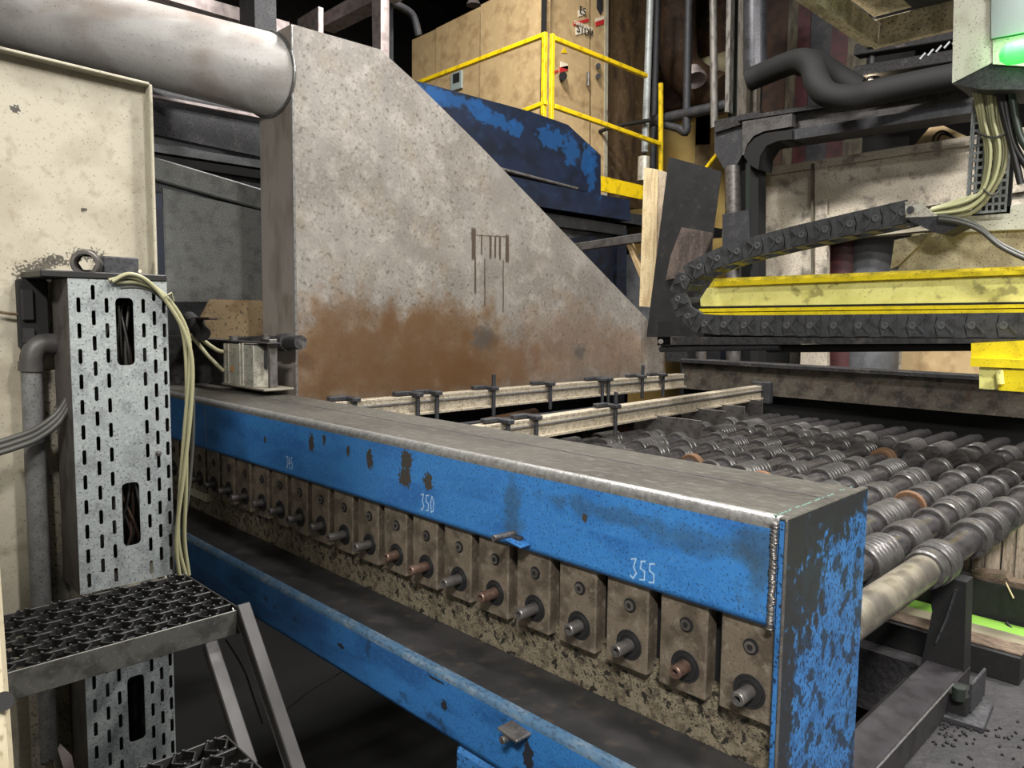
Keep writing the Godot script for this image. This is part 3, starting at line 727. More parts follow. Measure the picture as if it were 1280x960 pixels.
	for k in 30:
		if rng.randf() < 0.3: continue
		var z := -1.82 - k * 0.0165
		ws.box(Vector3(-0.868 + rng.randf_range(-0.003, 0.003), 1.1, z), Vector3(0.006, 0.003, 0.014), 0.001, Basis(Vector3.UP, rng.randf_range(-0.2, 0.2)))
	part("green_chalk_line", ws, mat(Color(0.27, 0.37, 0.33), 0.7), e, "faint green chalk line along the top")
	# lower beam
	var l := thing("blue_box_beam", "long lower blue box beam with dark dusty top at shin height", "beam", Vector3(-3.0, 0.14, -1.95))
	var li := grime(W, H, Color(0.18, 0.41, 0.64), [[Color(0.12, 0.29, 0.49), 0.010, 0.42, 0.78, 0.7, 2.0, 1.0], [Color(0.21, 0.46, 0.70), 0.03, 0.55, 0.85, 0.5], [Color(0.08, 0.13, 0.20), 0.09, 0.70, 0.78, 0.6], [Color(0.12, 0.16, 0.20), 0.014, 0.74, 0.88, 0.5]], 95)
	var bl := func(p: Vector2) -> Vector2: return Vector2((p.x - X0) / (X1 - X0) * W, (p.y - 0.14) / 0.24 * H)
	for s in [[Vector2(-1.923, 0.290), 7, 10], [Vector2(-2.573, 0.288), 14, 5], [Vector2(-1.967, 0.368), 20, 3], [Vector2(-1.522, 0.284), 10, 26]]:
		var c: Vector2 = bl.call(s[0])
		blot(li, c.x, c.y, s[1], s[2], Color(0.14, 0.13, 0.13, 0.9), int(c.x * 3.0), 0.15, 0.6, 0.08)
	part("front_face", MB.new().strip([Vector2(-1.64, 0.14), Vector2(-1.61, 0.15), Vector2(-1.6, 0.175), Vector2(-1.6, 0.352)], X0, X1), mat(li, 0.45, 0.0), l)
	var arc2 := []
	for k in 6:
		var a := PI * 0.5 * k / 5.0
		arc2.append(Vector2(-1.628 + 0.028 * cos(a), 0.352 + 0.028 * sin(a)))
	part("worn_or_glint_edge", MB.new().strip(arc2, X0, X1), mat(grime(2048, 32, Color(0.30, 0.42, 0.53), [[Color(0.46, 0.52, 0.57), 0.012, 0.45, 0.8, 0.8], [Color(0.20, 0.25, 0.31), 0.03, 0.58, 0.8, 0.5]], 96), 0.4, 0.3), l, "scuffed rounded edge")
	part("top_face", MB.new().strip([Vector2(-1.628, 0.38), Vector2(-2.30, 0.38), Vector2(-2.30, 0.14), Vector2(-1.64, 0.14)], X0, X1, false), M.lower_top, l, "dusty dark top")
	part("leg", MB.new().span(Vector3(-1.885, -1.4, -2.1), Vector3(-1.60, 0.139, -1.61), 0.02), M.blue, l)
	# plates behind the blocks
	var r := thing("bearing_rail", "flaking cream painted steel strip under the bearing blocks", "rail", Vector3(-3.0, 0.38, -1.89))
	part("strip", MB.new().span(Vector3(X0, 0.381, -1.92), Vector3(X1 - 0.002, 0.56, -1.866)), M.flaky, r)
	part("back_plate", MB.new().span(Vector3(X0, 0.56, -1.94), Vector3(X1 - 0.002, 0.80, -1.90)), M.black, r)
	part("end_stop", MB.new().span(Vector3(-4.782, 0.557, -1.840), Vector3(-4.427, 0.469, -1.840) + Vector3(0, 0, -0.03), 0.004), M.cream, r, "cream end of the strip")
	# pins with flag plates
	var p1 := thing("clamp_pin", "small steel pin with flat flag under the edge of the upper blue beam", "pin", Vector3(-1.773, 0.860, -1.790), "clamp pins on the blue beams")
	var pc: Vector3 = Vector3(-1.791, 0.854, -1.800)
	part("rod", MB.new().cyl(pc + Vector3(-0.005, 0.004, 0.095), pc + Vector3(0.0, 0.004, -0.03), 0.0105, 14), M.steel, p1)
	part("flag", MB.new().box(pc + Vector3(0.045, -0.012, 0.028), Vector3(0.075, 0.007, 0.05), 0.002, Basis(Vector3(0, 0, 1), -0.15)), M.blue, p1)
	part("lug", MB.new().box(pc + Vector3(0.02, -0.006, 0.012), Vector3(0.05, 0.016, 0.03), 0.003), M.dark, p1)
	var p2 := thing("clamp_pin", "small steel pin with square tab on the face of the lower blue beam", "pin", Vector3(-1.574, 0.321, -1.600), "clamp pins on the blue beams")
	var pd: Vector3 = Vector3(-1.557, 0.323, -1.600)
	part("rod", MB.new().cyl(pd + Vector3(-0.01, -0.006, 0.07), pd + Vector3(0.0, -0.006, -0.01), 0.012, 14), M.steel, p2)
	part("tab", MB.new().box(pd + Vector3(0.005, 0.014, 0.03), Vector3(0.085, 0.012, 0.065), 0.003, Basis(Vector3(0, 0, 1), -0.1)), M.steel, p2)

const PITCH := 0.1975
func bearings() -> void:
	rng.seed = 21
	var body := MB.new().box(Vector3(0, 0, -0.025), Vector3(0.156, 0.278, 0.055), 0.005).mesh()
	var bolt := MB.new().lathe(Vector3(0, 0, 0), Vector3.BACK, [Vector2(0.001, 0.0125), Vector2(0.002, 0.0125), Vector2(0.006, 0.0165), Vector2(0.0065, 0.0085), Vector2(0.0015, 0.008), Vector2(0.0015, 0)], 18).mesh()
	var hexs := MB.new().lathe(Vector3.ZERO, Vector3.BACK, [Vector2(0.0068, 0.0085), Vector2(0.0068, 0.0)], 6).mesh()
	var well := MB.new().lathe(Vector3.ZERO, Vector3.BACK, [Vector2(0.0012, 0), Vector2(0.0012, 0.0225), Vector2(0.0, 0.0225)], 20).mesh()
	var seal := MB.new().lathe(Vector3.ZERO, Vector3.BACK, [Vector2(0.0, 0.047), Vector2(0.002, 0.046), Vector2(0.002, 0.042), Vector2(0.0012, 0.041), Vector2(0.0012, 0.038), Vector2(0.005, 0.037), Vector2(0.005, 0.030), Vector2(0.001, 0.029), Vector2(0.001, 0.0)], 28).mesh()
	for k in 22:
		var at := Vector3(-0.9375 - PITCH * k, 0.665, -1.83)
		var lab := "%s bearing block counted from the welded blue end plate" % (ORD[k] if k < 20 else ["twenty-first", "twenty-second"][k - 20])
		var t := thing("bearing_block", lab, "bearing block", at, "bearing blocks under the blue beam")
		piece("body", body, M.block, t, Vector3(0, rng.randf_range(-0.004, 0.004), 0))
		piece("bolt_well", well, M.black, t, Vector3(0.012, 0.066, 0.0025))
		piece("socket_bolt", bolt, M.steel_dull, t, Vector3(0.012, 0.066, 0.003))
		piece("hex_socket", hexs, M.black, t, Vector3(0.012, 0.066, 0.003))
		piece("seal_ring", seal, M.rubber, t, Vector3(0.012, -0.058, 0.003))
		var L := rng.randf_range(0.045, 0.085)
		if k in [1, 3, 8]: L = 0.055
		var sm: Material = M.steel
		if k in [1, 5, 7, 8]: sm = M.collar_pink
		piece("shaft_stub", MB.new().lathe(Vector3.ZERO, Vector3.BACK, [Vector2(0.0, 0.020), Vector2(L - 0.003, 0.0195), Vector2(L, 0.017), Vector2(L, 0.0095), Vector2(L - 0.03, 0.009), Vector2(L - 0.03, 0.0)], 20).mesh(), sm, t, Vector3(0.012, -0.058, 0.003))
		piece("bore", MB.new().lathe(Vector3.ZERO, Vector3.BACK, [Vector2(L - 0.02, 0.0094), Vector2(L - 0.02, 0.0)], 12).mesh(), M.black, t, Vector3(0.012, -0.058, 0.003))

func rollers() -> void:
	rng.seed = 40
	var Z0 := -1.95
	var Z1 := -7.25
	var kinds := []
	for w in [0.028, 0.04, 0.055]:
		kinds.append([w, MB.new().lathe(Vector3.ZERO, Vector3.FORWARD, [Vector2(0, 0.055), Vector2(0, 0.080), Vector2(0.005, 0.0865), Vector2(w * 0.5, 0.089), Vector2(w - 0.005, 0.0865), Vector2(w, 0.080), Vector2(w, 0.055)], 26).mesh()])
	kinds.append([0.085, MB.new().lathe(Vector3.ZERO, Vector3.FORWARD, [Vector2(0, 0.055), Vector2(0, 0.074), Vector2(0.01, 0.079), Vector2(0.075, 0.079), Vector2(0.085, 0.074), Vector2(0.085, 0.055)], 26).mesh()])
	var pipe := MB.new().lathe(Vector3.ZERO, Vector3.FORWARD, [Vector2(0.0, 0.0), Vector2(0, 0.02), Vector2(0.06, 0.02), Vector2(0.07, 0.060), Vector2(5.14, 0.060), Vector2(5.15, 0.045), Vector2(5.3, 0.045), Vector2(5.3, 0.0)], 28).mesh()
	for k in 18:
		var at := Vector3(-0.925 - PITCH * k, 0.607, Z0)
		var t := thing("conveyor_roller", "%s long steel roller with ring collars counted from the open end" % ORD[k], "roller", at, "rollers of the bed")
		piece("pipe", pipe, M.roller, t)
		if k == 0:
			piece("sleeve", MB.new().lathe(Vector3.ZERO, Vector3.FORWARD, [Vector2(0.35, 0.058), Vector2(0.35, 0.0635), Vector2(1.33, 0.0635), Vector2(1.34, 0.058)], 28).mesh(), M.roller_tan, t, Vector3.ZERO)
		# clusters of collars: [distance along the roller, how many]
		var z := 0.0
		if k == 0: z = 1.29
		elif k == 1: z = 1.16
		else: z = rng.randf_range(0.5, 1.1)
		while z < 4.5:
			var many: int = [1, 2, 3, 4, 6, 8][rng.randi() % 6]
			if k == 0 and z < 1.4: many = 4
			elif k == 1 and z < 1.4: many = 7
			elif k == 0: many = min(many, 3)
			var rust: bool = rng.randf() < 0.025
			for i in many:
				var kd = kinds[rng.randi() % 4] if many < 5 else kinds[rng.randi() % 2]
				piece("collar", kd[1], M.collar_rust if rust else M.collar, t, Vector3(0, 0, -z), Basis(Vector3.FORWARD, rng.randf() * TAU))
				z += kd[0] + rng.randf_range(0.001, 0.008)
				if z > 4.6: break
			z += rng.randf_range(0.12, 0.42)

# a slender rail of two flanges along the rollers, with T-shaped clamps
func rails() -> void:
	var defs := [
		["clamp_rail", "worn cream guide rail with T clamps under the hood foot", Vector3(-4.30, 0.985, -2.42), Vector3(-4.28, 0.985, -6.75), [0.08, 0.20, 0.24, 0.37, 0.52, 0.68, 0.70, 0.82, 0.90]],
		["clamp_rail", "worn cream guide rail crossing over the rollers", Vector3(-3.42, 0.875, -2.62), Vector3(-3.69, 0.875, -7.28), [0.05, 0.16, 0.22, 0.42]]]
	for d in defs:
		var a: Vector3 = d[2]
		var b: Vector3 = d[3]
		var t := thing(d[0], d[1], "rail", (a + b) * 0.5 - Vector3(0, 0.1, 0), "guide rails with clamps")
		part("web", MB.new().bar(a + Vector3(-0.01, -0.035, 0), b + Vector3(-0.01, -0.035, 0), 0.035, 0.12, 0.004), M.rail_steel, t)
		part("top_flange", MB.new().bar(a + Vector3(-0.035, 0.03, 0), b + Vector3(-0.035, 0.03, 0), 0.09, 0.02, 0.003), M.rail_steel, t)
		part("bright_lip", MB.new().bar(a + Vector3(0.014, -0.005, 0), b + Vector3(0.014, -0.005, 0), 0.02, 0.014, 0.003), M.bare, t)
		part("bottom_flange", MB.new().bar(a + Vector3(0.005, -0.09, 0), b + Vector3(0.005, -0.09, 0), 0.06, 0.02, 0.003), M.rail_steel, t)
		for k in d[4].size():
			var p := a.lerp(b, d[4][k])
			var q := Vector3(0.045, -0.02, 0)
			var c := MB.new().cyl(p + q + Vector3(0, -0.14, 0), p + q + Vector3(0, 0.06 + 0.12 * float(k % 4 == 3), 0), 0.016, 10)
			c.box(p + Vector3(0.0, 0.052, 0), Vector3(0.16, 0.03, 0.06), 0.006)
			c.box(p + Vector3(-0.03, 0.06, 0.09), Vector3(0.05, 0.03, 0.13), 0.006)
			c.cyl(p + q + Vector3(0, 0.06, 0), p + q + Vector3(0, 0.085, 0), 0.026, 6)
			part("clamp", c, M.dark, t)
		if d[1].contains("crossing"):
			part("end_bracket", MB.new().span(b + Vector3(-0.10, -0.14, -0.06), b + Vector3(0.10, 0.08, 0.02), 0.006), M.dark, t)
	# flat guide plates standing between the rollers
	var gp := [[-5.2, -3.85, -3.12], [-5.9, -4.1, -3.31], [-6.35, -4.2, -3.37], [-6.95, -4.3, -3.50]]
	for k in 4:
		var g: Array = gp[k]
		single("guide_plate", MB.new().span(Vector3(g[1], 0.66, g[0] - 0.006), Vector3(g[2], 0.80, g[0] + 0.006), 0.002), M.steel, "%s thin grey guide plate standing between the rollers behind the rail" % ["nearest", "second", "third", "farthest"][k], "plate", "guide plates between the rollers")
	single("rusty_bar", MB.new().cyl(Vector3(-4.319, 0.750, -4.031), Vector3(-4.487, 0.750, -4.738), 0.055, 18), M.collar_rust, "short rusty orange bar lying between the two guide rails", "bar")
	var s := thing("cover_sheet", "dark violet grey sheet metal lying under the hood rail", "sheet", Vector3(-4.0, 0.6, -4.6))
	part("sheet", MB.new().span(Vector3(-4.30, 0.72, -6.9), Vector3(-3.75, 0.735, -2.7), 0.003), M.dark_violet, s)
	part("stiffener", MB.new().span(Vector3(-4.26, 0.735, -6.9), Vector3(-4.20, 0.80, -2.7), 0.004), M.dark, s)
	# back beam
	var bb := thing("crossbeam", "stained brown steel crossbeam behind the far ends of the rollers", "beam", Vector3(-2, 0.75, -7.6))
	part("web", MB.new().span(Vector3(-4.75, 0.80, -7.62), Vector3(1.2, 1.09, -7.45)), M.back_beam, bb)
	part("top_flange", MB.new().span(Vector3(-4.75, 1.09, -7.66), Vector3(1.2, 1.135, -7.41), 0.006), M.soot, bb)
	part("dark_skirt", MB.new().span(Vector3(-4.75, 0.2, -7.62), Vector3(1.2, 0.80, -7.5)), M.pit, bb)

func left_side() -> void:
	# big cream sheet panel with turned edges
	var t := thing("guard_sheet", "large cream sheet steel guard panel under the round duct", "panel", Vector3(-3.5, 0, -0.3))
	var W := 1024
	var im := grime(W, W, Color(0.655, 0.635, 0.565), [[Color(0.575, 0.545, 0.475), 0.006, 0.45, 0.8, 0.6], [Color(0.52, 0.485, 0.41), 0.022, 0.62, 0.85, 0.45], [Color(0.30, 0.275, 0.235), 0.06, 0.78, 0.82, 0.8]], 101)
	# z -1.24 .. 0.66 over 1.9 m; y 2.6 .. 0.7
	var pv := func(p: Vector2) -> Vector2: return Vector2((p.x + 1.24) / 1.9 * W, (2.6 - p.y) / 1.9 * W)
	for s in [[Vector2(-0.751, 2.375), 7, 6, 0.9], [Vector2(-0.979, 2.015), 4, 4, 0.9], [Vector2(-0.783, 1.751), 22, 14, 0.8], [Vector2(-0.834, 1.785), 14, 8, 0.7], [Vector2(-0.869, 1.803), 18, 8, 0.8], [Vector2(-0.987, 1.833), 24, 9, 0.75], [Vector2(-1.047, 1.797), 14, 10, 0.7], [Vector2(-0.810, 1.736), 10, 16, 0.7]]:
		var c: Vector2 = pv.call(s[0])
		blot(im, c.x, c.y, s[1] * 1.35, s[2] * 1.35, Color(0.20, 0.185, 0.16, s[3]), int(c.x * 7.0), 0.2, 1.3, 0.12)
	for s in [[Vector2(-0.919, 1.578), 130, 60, 0.35], [Vector2(-0.823, 1.334), 150, 70, 0.4], [Vector2(-0.925, 2.546), 260, 16, 0.3]]:
		var c: Vector2 = pv.call(s[0])
		blot(im, c.x, c.y, s[1], s[2], Color(0.42, 0.38, 0.31, s[3]), int(c.x * 5.0), 0.7, 0.5, 0.02)
	var pm := mat(im, 0.5)
	pm.uv1_scale = Vector3(1.0 / 1.9, -1.0 / 1.9, 1)
	pm.uv1_offset = Vector3(1.24 / 1.9, 2.6 / 1.9, 0)
	var tl := Vector2(-0.709, 2.574)
	var tr := Vector2(-1.234, 2.562)
	var zr := tr.x
	part("sheet", MB.new().xplate([Vector2(zr, -1.4), Vector2(zr, tr.y), Vector2(tl.x + 0.6, tl.y + 0.02), Vector2(tl.x + 0.6, -1.4)], -3.5, 0.01), pm, t)
	part("side_flange", MB.new().span(Vector3(-3.512, -1.4, zr - 0.012), Vector3(-3.445, tr.y, zr + 0.002), 0.004), M.cream, t)
	part("top_flange", MB.new().bar(Vector3(-3.478, tr.y, zr), Vector3(-3.478, tl.y + 0.02, tl.x + 0.6), 0.068, 0.012, 0.003), M.cream, t)
	# grey drain pipe with elbow, upright ribs
	var d := thing("drain_pipe", "grey plastic pipe with elbow running down the cream panel", "pipe", Vector3(-3.42, 0, -0.68))
	part("pipe", MB.new().cyl(Vector3(-3.420, 0.474, -0.743) + Vector3(0, -0.7, 0), Vector3(-3.420, 1.387, -0.748), 0.037, 20), M.pipe_grey, d)
	part("elbow", MB.new().tube(smooth_path([Vector3(-3.420, 1.368, -0.750), Vector3(-3.420, 1.418, -0.752), Vector3(-3.420, 1.455, -0.770), Vector3(-3.420, 1.467, -0.803), Vector3(-3.420, 1.463, -0.876)], 5), 0.042, 16), M.pipe_dark, d)
	part("socket", MB.new().cyl(Vector3(-3.420, 1.399, -0.749), Vector3(-3.420, 1.362, -0.747), 0.045, 20), M.pipe_dark, d)
	var ribs := thing("panel_rib", "pale upright folded sheet rib beside the grey pipe", "rib", Vector3(-3.46, 0, -0.76))
	part("fold", MB.new().span(Vector3(-3.5, -1.4, Vector2(-0.849, 0.908).x), Vector3(-3.46, 1.36, Vector2(-0.789, 0.917).x), 0.006), M.rib, ribs)
	# perforated cable channel
	perforated_channel("cable_channel", "galvanised perforated cable channel standing above the step platform", Vector3(-3.2, 0.5, -0.83), 0.36, 1.22, true)
	perforated_channel("cable_channel", "perforated cable channel in the dark below the step platform", Vector3(-3.22, -0.9, -0.84), 0.34, 1.27, false)
	# black box and lid behind the channel
	var b := thing("junction_box", "black junction box with flat lid behind the top of the cable channel", "box", Vector3(-3.4, 1.4, -0.78))
	part("body", MB.new().span(Vector3(-3.49, 1.45, -0.82), Vector3(-3.43, 1.72, -0.72), 0.006), M.black, b)
	part("lid", MB.new().span(Vector3(-3.49, 1.722, -1.19), Vector3(-3.195, 1.748, -0.74), 0.004), M.cable_black, b)
	part("gland_row", MB.new().box(Vector3(-3.42, 1.62, -0.745), Vector3(0.02, 0.12, 0.04), 0.004).box(Vector3(-3.42, 1.5, -0.745), Vector3(0.02, 0.06, 0.04), 0.004), M.rubber, b)
	var r := thing("pipe_coupling", "short dark threaded pipe coupling lying on the black lid", "coupling", Vector3(-3.36, 1.775, -0.88))
	var rc := Vector3(-3.260, 1.783, -0.910)
	var rd := Vector3(0.94, -0.05, 0.34).normalized()
	part("ring", MB.new().lathe(rc - rd * 0.05, rd, [Vector2(0, 0.034), Vector2(0, 0.046), Vector2(0.06, 0.046), Vector2(0.06, 0.050), Vector2(0.09, 0.050), Vector2(0.095, 0.046), Vector2(0.095, 0.036), Vector2(0.0, 0.034)], 24), M.steel_dull, r)
	part("hex_nut", MB.new().lathe(rc - rd * 0.05, rd, [Vector2(-0.03, 0.03), Vector2(-0.03, 0.058), Vector2(0.02, 0.058), Vector2(0.02, 0.046)], 6), M.steel_dull, r)
	var sw := thing("switch_box", "small flat dark grey box on the black lid beside the coupling", "box", Vector3(-3.4, 1.775, -1.05))
	part("case", MB.new().span(Vector3(-3.46, 1.749, -1.14), Vector3(-3.36, 1.822, -1.0), 0.006), M.dark, sw)
	part("button", MB.new().cyl(Vector3(-3.358, 1.767, -1.142), Vector3(-3.350, 1.766, -1.139), 0.007, 12), M.pale_print, sw)
	# cables
	var cb := thing("cable_bundle", "pale grey cables arching over and down beside the perforated channel", "cable", Vector3(-3.16, 0.5, -1.2))
	var base := [Vector3(-3.170, 1.713, -0.975), Vector3(-3.170, 1.731, -1.048), Vector3(-3.170, 1.712, -1.122), Vector3(-3.170, 1.638, -1.191), Vector3(-3.170, 1.517, -1.242), Vector3(-3.170, 1.368, -1.258), Vector3(-3.170, 1.135, -1.245), Vector3(-3.170, 0.901, -1.223), Vector3(-3.170, 0.667, -1.200), Vector3(-3.170, 0.485, -1.215)]
	for k in 4:
		var pts := []
		for i in base.size():
			pts.append(base[i] + Vector3(-0.012 * k, 0.014 * sin(i * 1.3 + k) - 0.008 * k, 0.016 * sin(i * 0.9 + k * 1.7) - 0.008 * k))
		part("cable", MB.new().tube(smooth_path(pts, 5), 0.0085, 8), M.cable if k < 3 else M.cable_dark, cb)
	part("cable_tie", MB.new().tube([Vector3(-3.150, 1.659, -1.163), Vector3(-3.150, 1.676, -1.188), Vector3(-3.170, 1.644, -1.204)], 0.004, 6), M.cable, cb)
	var c2 := thing("cable_bundle", "dark cables sagging from the cream door edge into the channel side", "cable", Vector3(-3.2, 1.2, -0.7))
	for k in 3:
		part("cable", MB.new().tube(smooth_path(shifted([Vector3(-3.300, 1.097, -0.595), Vector3(-3.300, 1.110, -0.646), Vector3(-3.300, 1.138, -0.728), Vector3(-3.300, 1.193, -0.802), Vector3(-3.300, 1.271, -0.850)], Vector3(0.01 * k, -0.018 * k + 0.012, 0.0)), 5), 0.011, 8), M.cable_dark, c2)
	single("thin_cable", MB.new().tube(smooth_path([Vector3(-3.460, 1.594, -0.648), Vector3(-3.460, 1.583, -0.713), Vector3(-3.460, 1.590, -0.817)], 4), 0.006, 6), M.tan_dark, "thin brown cable running level along the cream panel", "cable")
	# door edge close by; shell enlarged out of view to shade the lower left
	var lean := Basis(Vector3.RIGHT, 0.016)
	var fd := thing("cream_housing", "cream painted steel housing edge with round hole, enlarged out of view to shade the steps", "housing", Vector3(-1.05, 0, 0.0))
	var dm := mat(grime(512, 512, Color(0.72, 0.685, 0.585), [[Color(0.63, 0.58, 0.47), 0.01, 0.45, 0.8, 0.7, 1.0, 4.0], [Color(0.45, 0.39, 0.29), 0.03, 0.68, 0.8, 0.6, 1.0, 2.0]], 103), 0.5, 0.0, 0.7)
	piece("shade_shell", MB.new().box(Vector3(-0.10, 1.33, 0.75), Vector3(0.20, 2.76, 1.892), 0.006).mesh(), dm, fd, Vector3(0, 0, -0.014), lean)
	part("round_hole", MB.new().cyl(Vector3(-1.049, 1.130, -0.184), Vector3(-1.046, 1.131, -0.184), 0.0115, 18), M.black, fd)
	# recess behind: the furnace's flank
	var w := thing("furnace_flank", "dark grey furnace side wall seen in the gap under the duct", "wall", Vector3(-5.7, 0.5, -2.4))
	part("upper_plate", MB.new().xplate([Vector2(-1.951, 3.144), Vector2(-2.997, 3.146), Vector2(-2.991, 2.811), Vector2(-1.942, 2.855)], -5.7, 0.06), M.dark, w)
	part("ledge", MB.new().xplate([Vector2(-1.926, 2.776), Vector2(-2.970, 2.783), Vector2(-2.969, 2.722), Vector2(-1.924, 2.722)], -5.66, 0.08), M.grey_wall, w)
	part("lower_ledge", MB.new().xplate([Vector2(-1.924, 2.700), Vector2(-2.969, 2.703), Vector2(-2.967, 2.641), Vector2(-1.922, 2.645)], -5.66, 0.12), M.black, w)
	part("pale_sheet", MB.new().xplate([Vector2(-1.861, 3.186), Vector2(-3.023, 3.442), Vector2(-2.963, -0.044), Vector2(-1.764, 0.168)], -5.74, 0.05), M.grey_wall, w)
	part("trim_line", MB.new().xplate([Vector2(-1.982, 3.106), Vector2(-2.965, 3.123), Vector2(-2.965, 3.099), Vector2(-1.981, 3.090)], -5.64, 0.05), M.pale_beam, w)
	single("slanted_bar", MB.new().bar(Vector3(-5.400, 2.583, -1.734), Vector3(-5.400, 2.415, -2.828), 0.10, 0.15, 0.01), M.dust_bar, "slanted dusty steel bar crossing the dark gap under the duct", "bar")
	var gp := thing("speckled_plate", "grey dust speckled plate in the gap beside the hood", "plate", Vector3(-5.2, 1.3, -2.4))
	part("plate", MB.new().xplate([Vector2(-1.966, 2.421), Vector2(-2.774, 2.329), Vector2(-2.763, 1.685), Vector2(-1.945, 1.667)], -5.3, 0.03), M.dust_bar, gp)
	part("dark_post", MB.new().span(Vector3(-5.250, 2.376, -1.856), Vector3(-5.300, 1.436, -1.943), 0.0), M.dark_blue, gp)
	single("tan_bracket_plate", MB.new().xplate([Vector2(-2.229, 1.689), Vector2(-2.711, 1.689), Vector2(-2.706, 1.401), Vector2(-2.069, 1.410)], -5.2, 0.03), M.tan_plate, "tan rust-stained plate above the sensor box beside the hood", "plate")
	single("backing_wall", MB.new().xplate([Vector2(-1.729, 1.433), Vector2(-2.965, 1.420), Vector2(-2.951, 0.526), Vector2(-1.704, 0.670)], -5.5, 0.05), M.soot, "sooty dark plate behind the sensor box and its pipe", "plate")
	# pipe, sensor box and bracket on the beam's far end
	var pz := -2.3
	var sp := thing("cross_pipe", "thin sooty pipe from the cable channel to the hood foot", "pipe", Vector3(-5.094, 1.392, -2.380))
	part("pipe", MB.new().cyl(Vector3(-6.324, 1.345, -2.380), Vector3(-4.256, 1.420, -2.380), 0.045, 18), M.soot, sp)
	part("collar", MB.new().cyl(Vector3(-4.499, 1.412, -2.380), Vector3(-4.416, 1.415, -2.380), 0.058, 18), M.soot, sp)
	var sb := thing("sensor_box", "ribbed bare aluminium sensor box on the far end of the blue beam", "box", Vector3(-4.637, 1.126, -2.150))
	part("case", MB.new().zplate(rrect(Vector2(-4.847, 1.131).x, Vector2(-4.847, 1.131).y, Vector2(-4.427, 1.399).x, Vector2(-4.427, 1.399).y, 0.012), -2.15, 0.14), M.alu, sb)
	for q in [Vector3(-4.818, 1.259, -2.148), Vector3(-4.765, 1.262, -2.148), Vector3(-4.603, 1.271, -2.148), Vector3(-4.559, 1.273, -2.148)]:
		part("rib", MB.new().box(q, Vector3(0.010, 0.27, 0.008), 0.003), M.alu, sb)
	part("spot", MB.new().box(Vector3(-4.715, 1.239, -2.146), Vector3(0.022, 0.032, 0.003), 0.001), M.orange, sb, "small orange spot")
	part("base_plate", MB.new().span(Vector3(-4.839, 1.128, -2.130), Vector3(-4.251, 1.142, -2.130) + Vector3(0, 0, -0.2), 0.004), M.rib, sb)
	var br := thing("sensor_bracket", "dark steel bracket arm over the aluminium sensor box", "bracket", Vector3(-4.318, 1.137, -2.200))
	part("arm", MB.new().span(Vector3(-5.631, 1.413, -2.160), Vector3(-4.260, 1.419, -2.160) + Vector3(0, 0, -0.1), 0.004), M.soot, br)
	part("upright", MB.new().span(Vector3(-4.338, 1.440, -2.200), Vector3(-4.308, 1.133, -2.200) + Vector3(0, 0, -0.05), 0.003), M.steel, br)
	part("gusset", MB.new().zplate([Vector2(-4.571, 1.402), Vector2(-4.379, 1.409), Vector2(-4.384, 1.250), Vector2(-4.416, 1.249)], -2.22, 0.012), M.dark, br)
	part("bolt", MB.new().cyl(Vector3(-4.799, 1.447, -2.200), Vector3(-4.801, 1.416, -2.200), 0.03, 6), M.steel, br)
	part("bolt", MB.new().cyl(Vector3(-4.358, 1.469, -2.200), Vector3(-4.359, 1.439, -2.200), 0.026, 6), M.steel, br)
	var cl := thing("hose_valve", "small dark valve with rusty lever behind the pale cables", "valve", Vector3(-4.894, 1.498, -2.000))
	part("lever", MB.new().span(Vector3(-5.017, 1.568, -2.000), Vector3(-4.708, 1.551, -2.000) + Vector3(0, 0, -0.06), 0.004), M.rust_dark, cl)
	part("body", MB.new().cyl(Vector3(-5.068, 1.558, -2.020), Vector3(-4.845, 1.458, -2.020), 0.05, 10), M.black, cl)
	part("stem", MB.new().cyl(Vector3(-4.965, 1.548, -2.020), Vector3(-4.944, 1.476, -2.020), 0.06, 8), M.rubber, cl)
	var sc := thing("sensor_cable", "two pale cables running from the bundle to the aluminium sensor box", "cable", Vector3(-4.968, 1.338, -2.100))
	part("cable", MB.new().tube(smooth_path([Vector3(-5.074, 1.505, -2.000), Vector3(-4.944, 1.424, -2.050), Vector3(-4.843, 1.359, -2.100), Vector3(-4.814, 1.343, -2.140)], 5), 0.014, 8), M.cable, sc)
	part("cable", MB.new().tube(smooth_path([Vector3(-4.973, 1.444, -2.000), Vector3(-4.899, 1.342, -2.050), Vector3(-4.848, 1.265, -2.100), Vector3(-4.821, 1.218, -2.140)], 5), 0.014, 8), M.cable, sc)

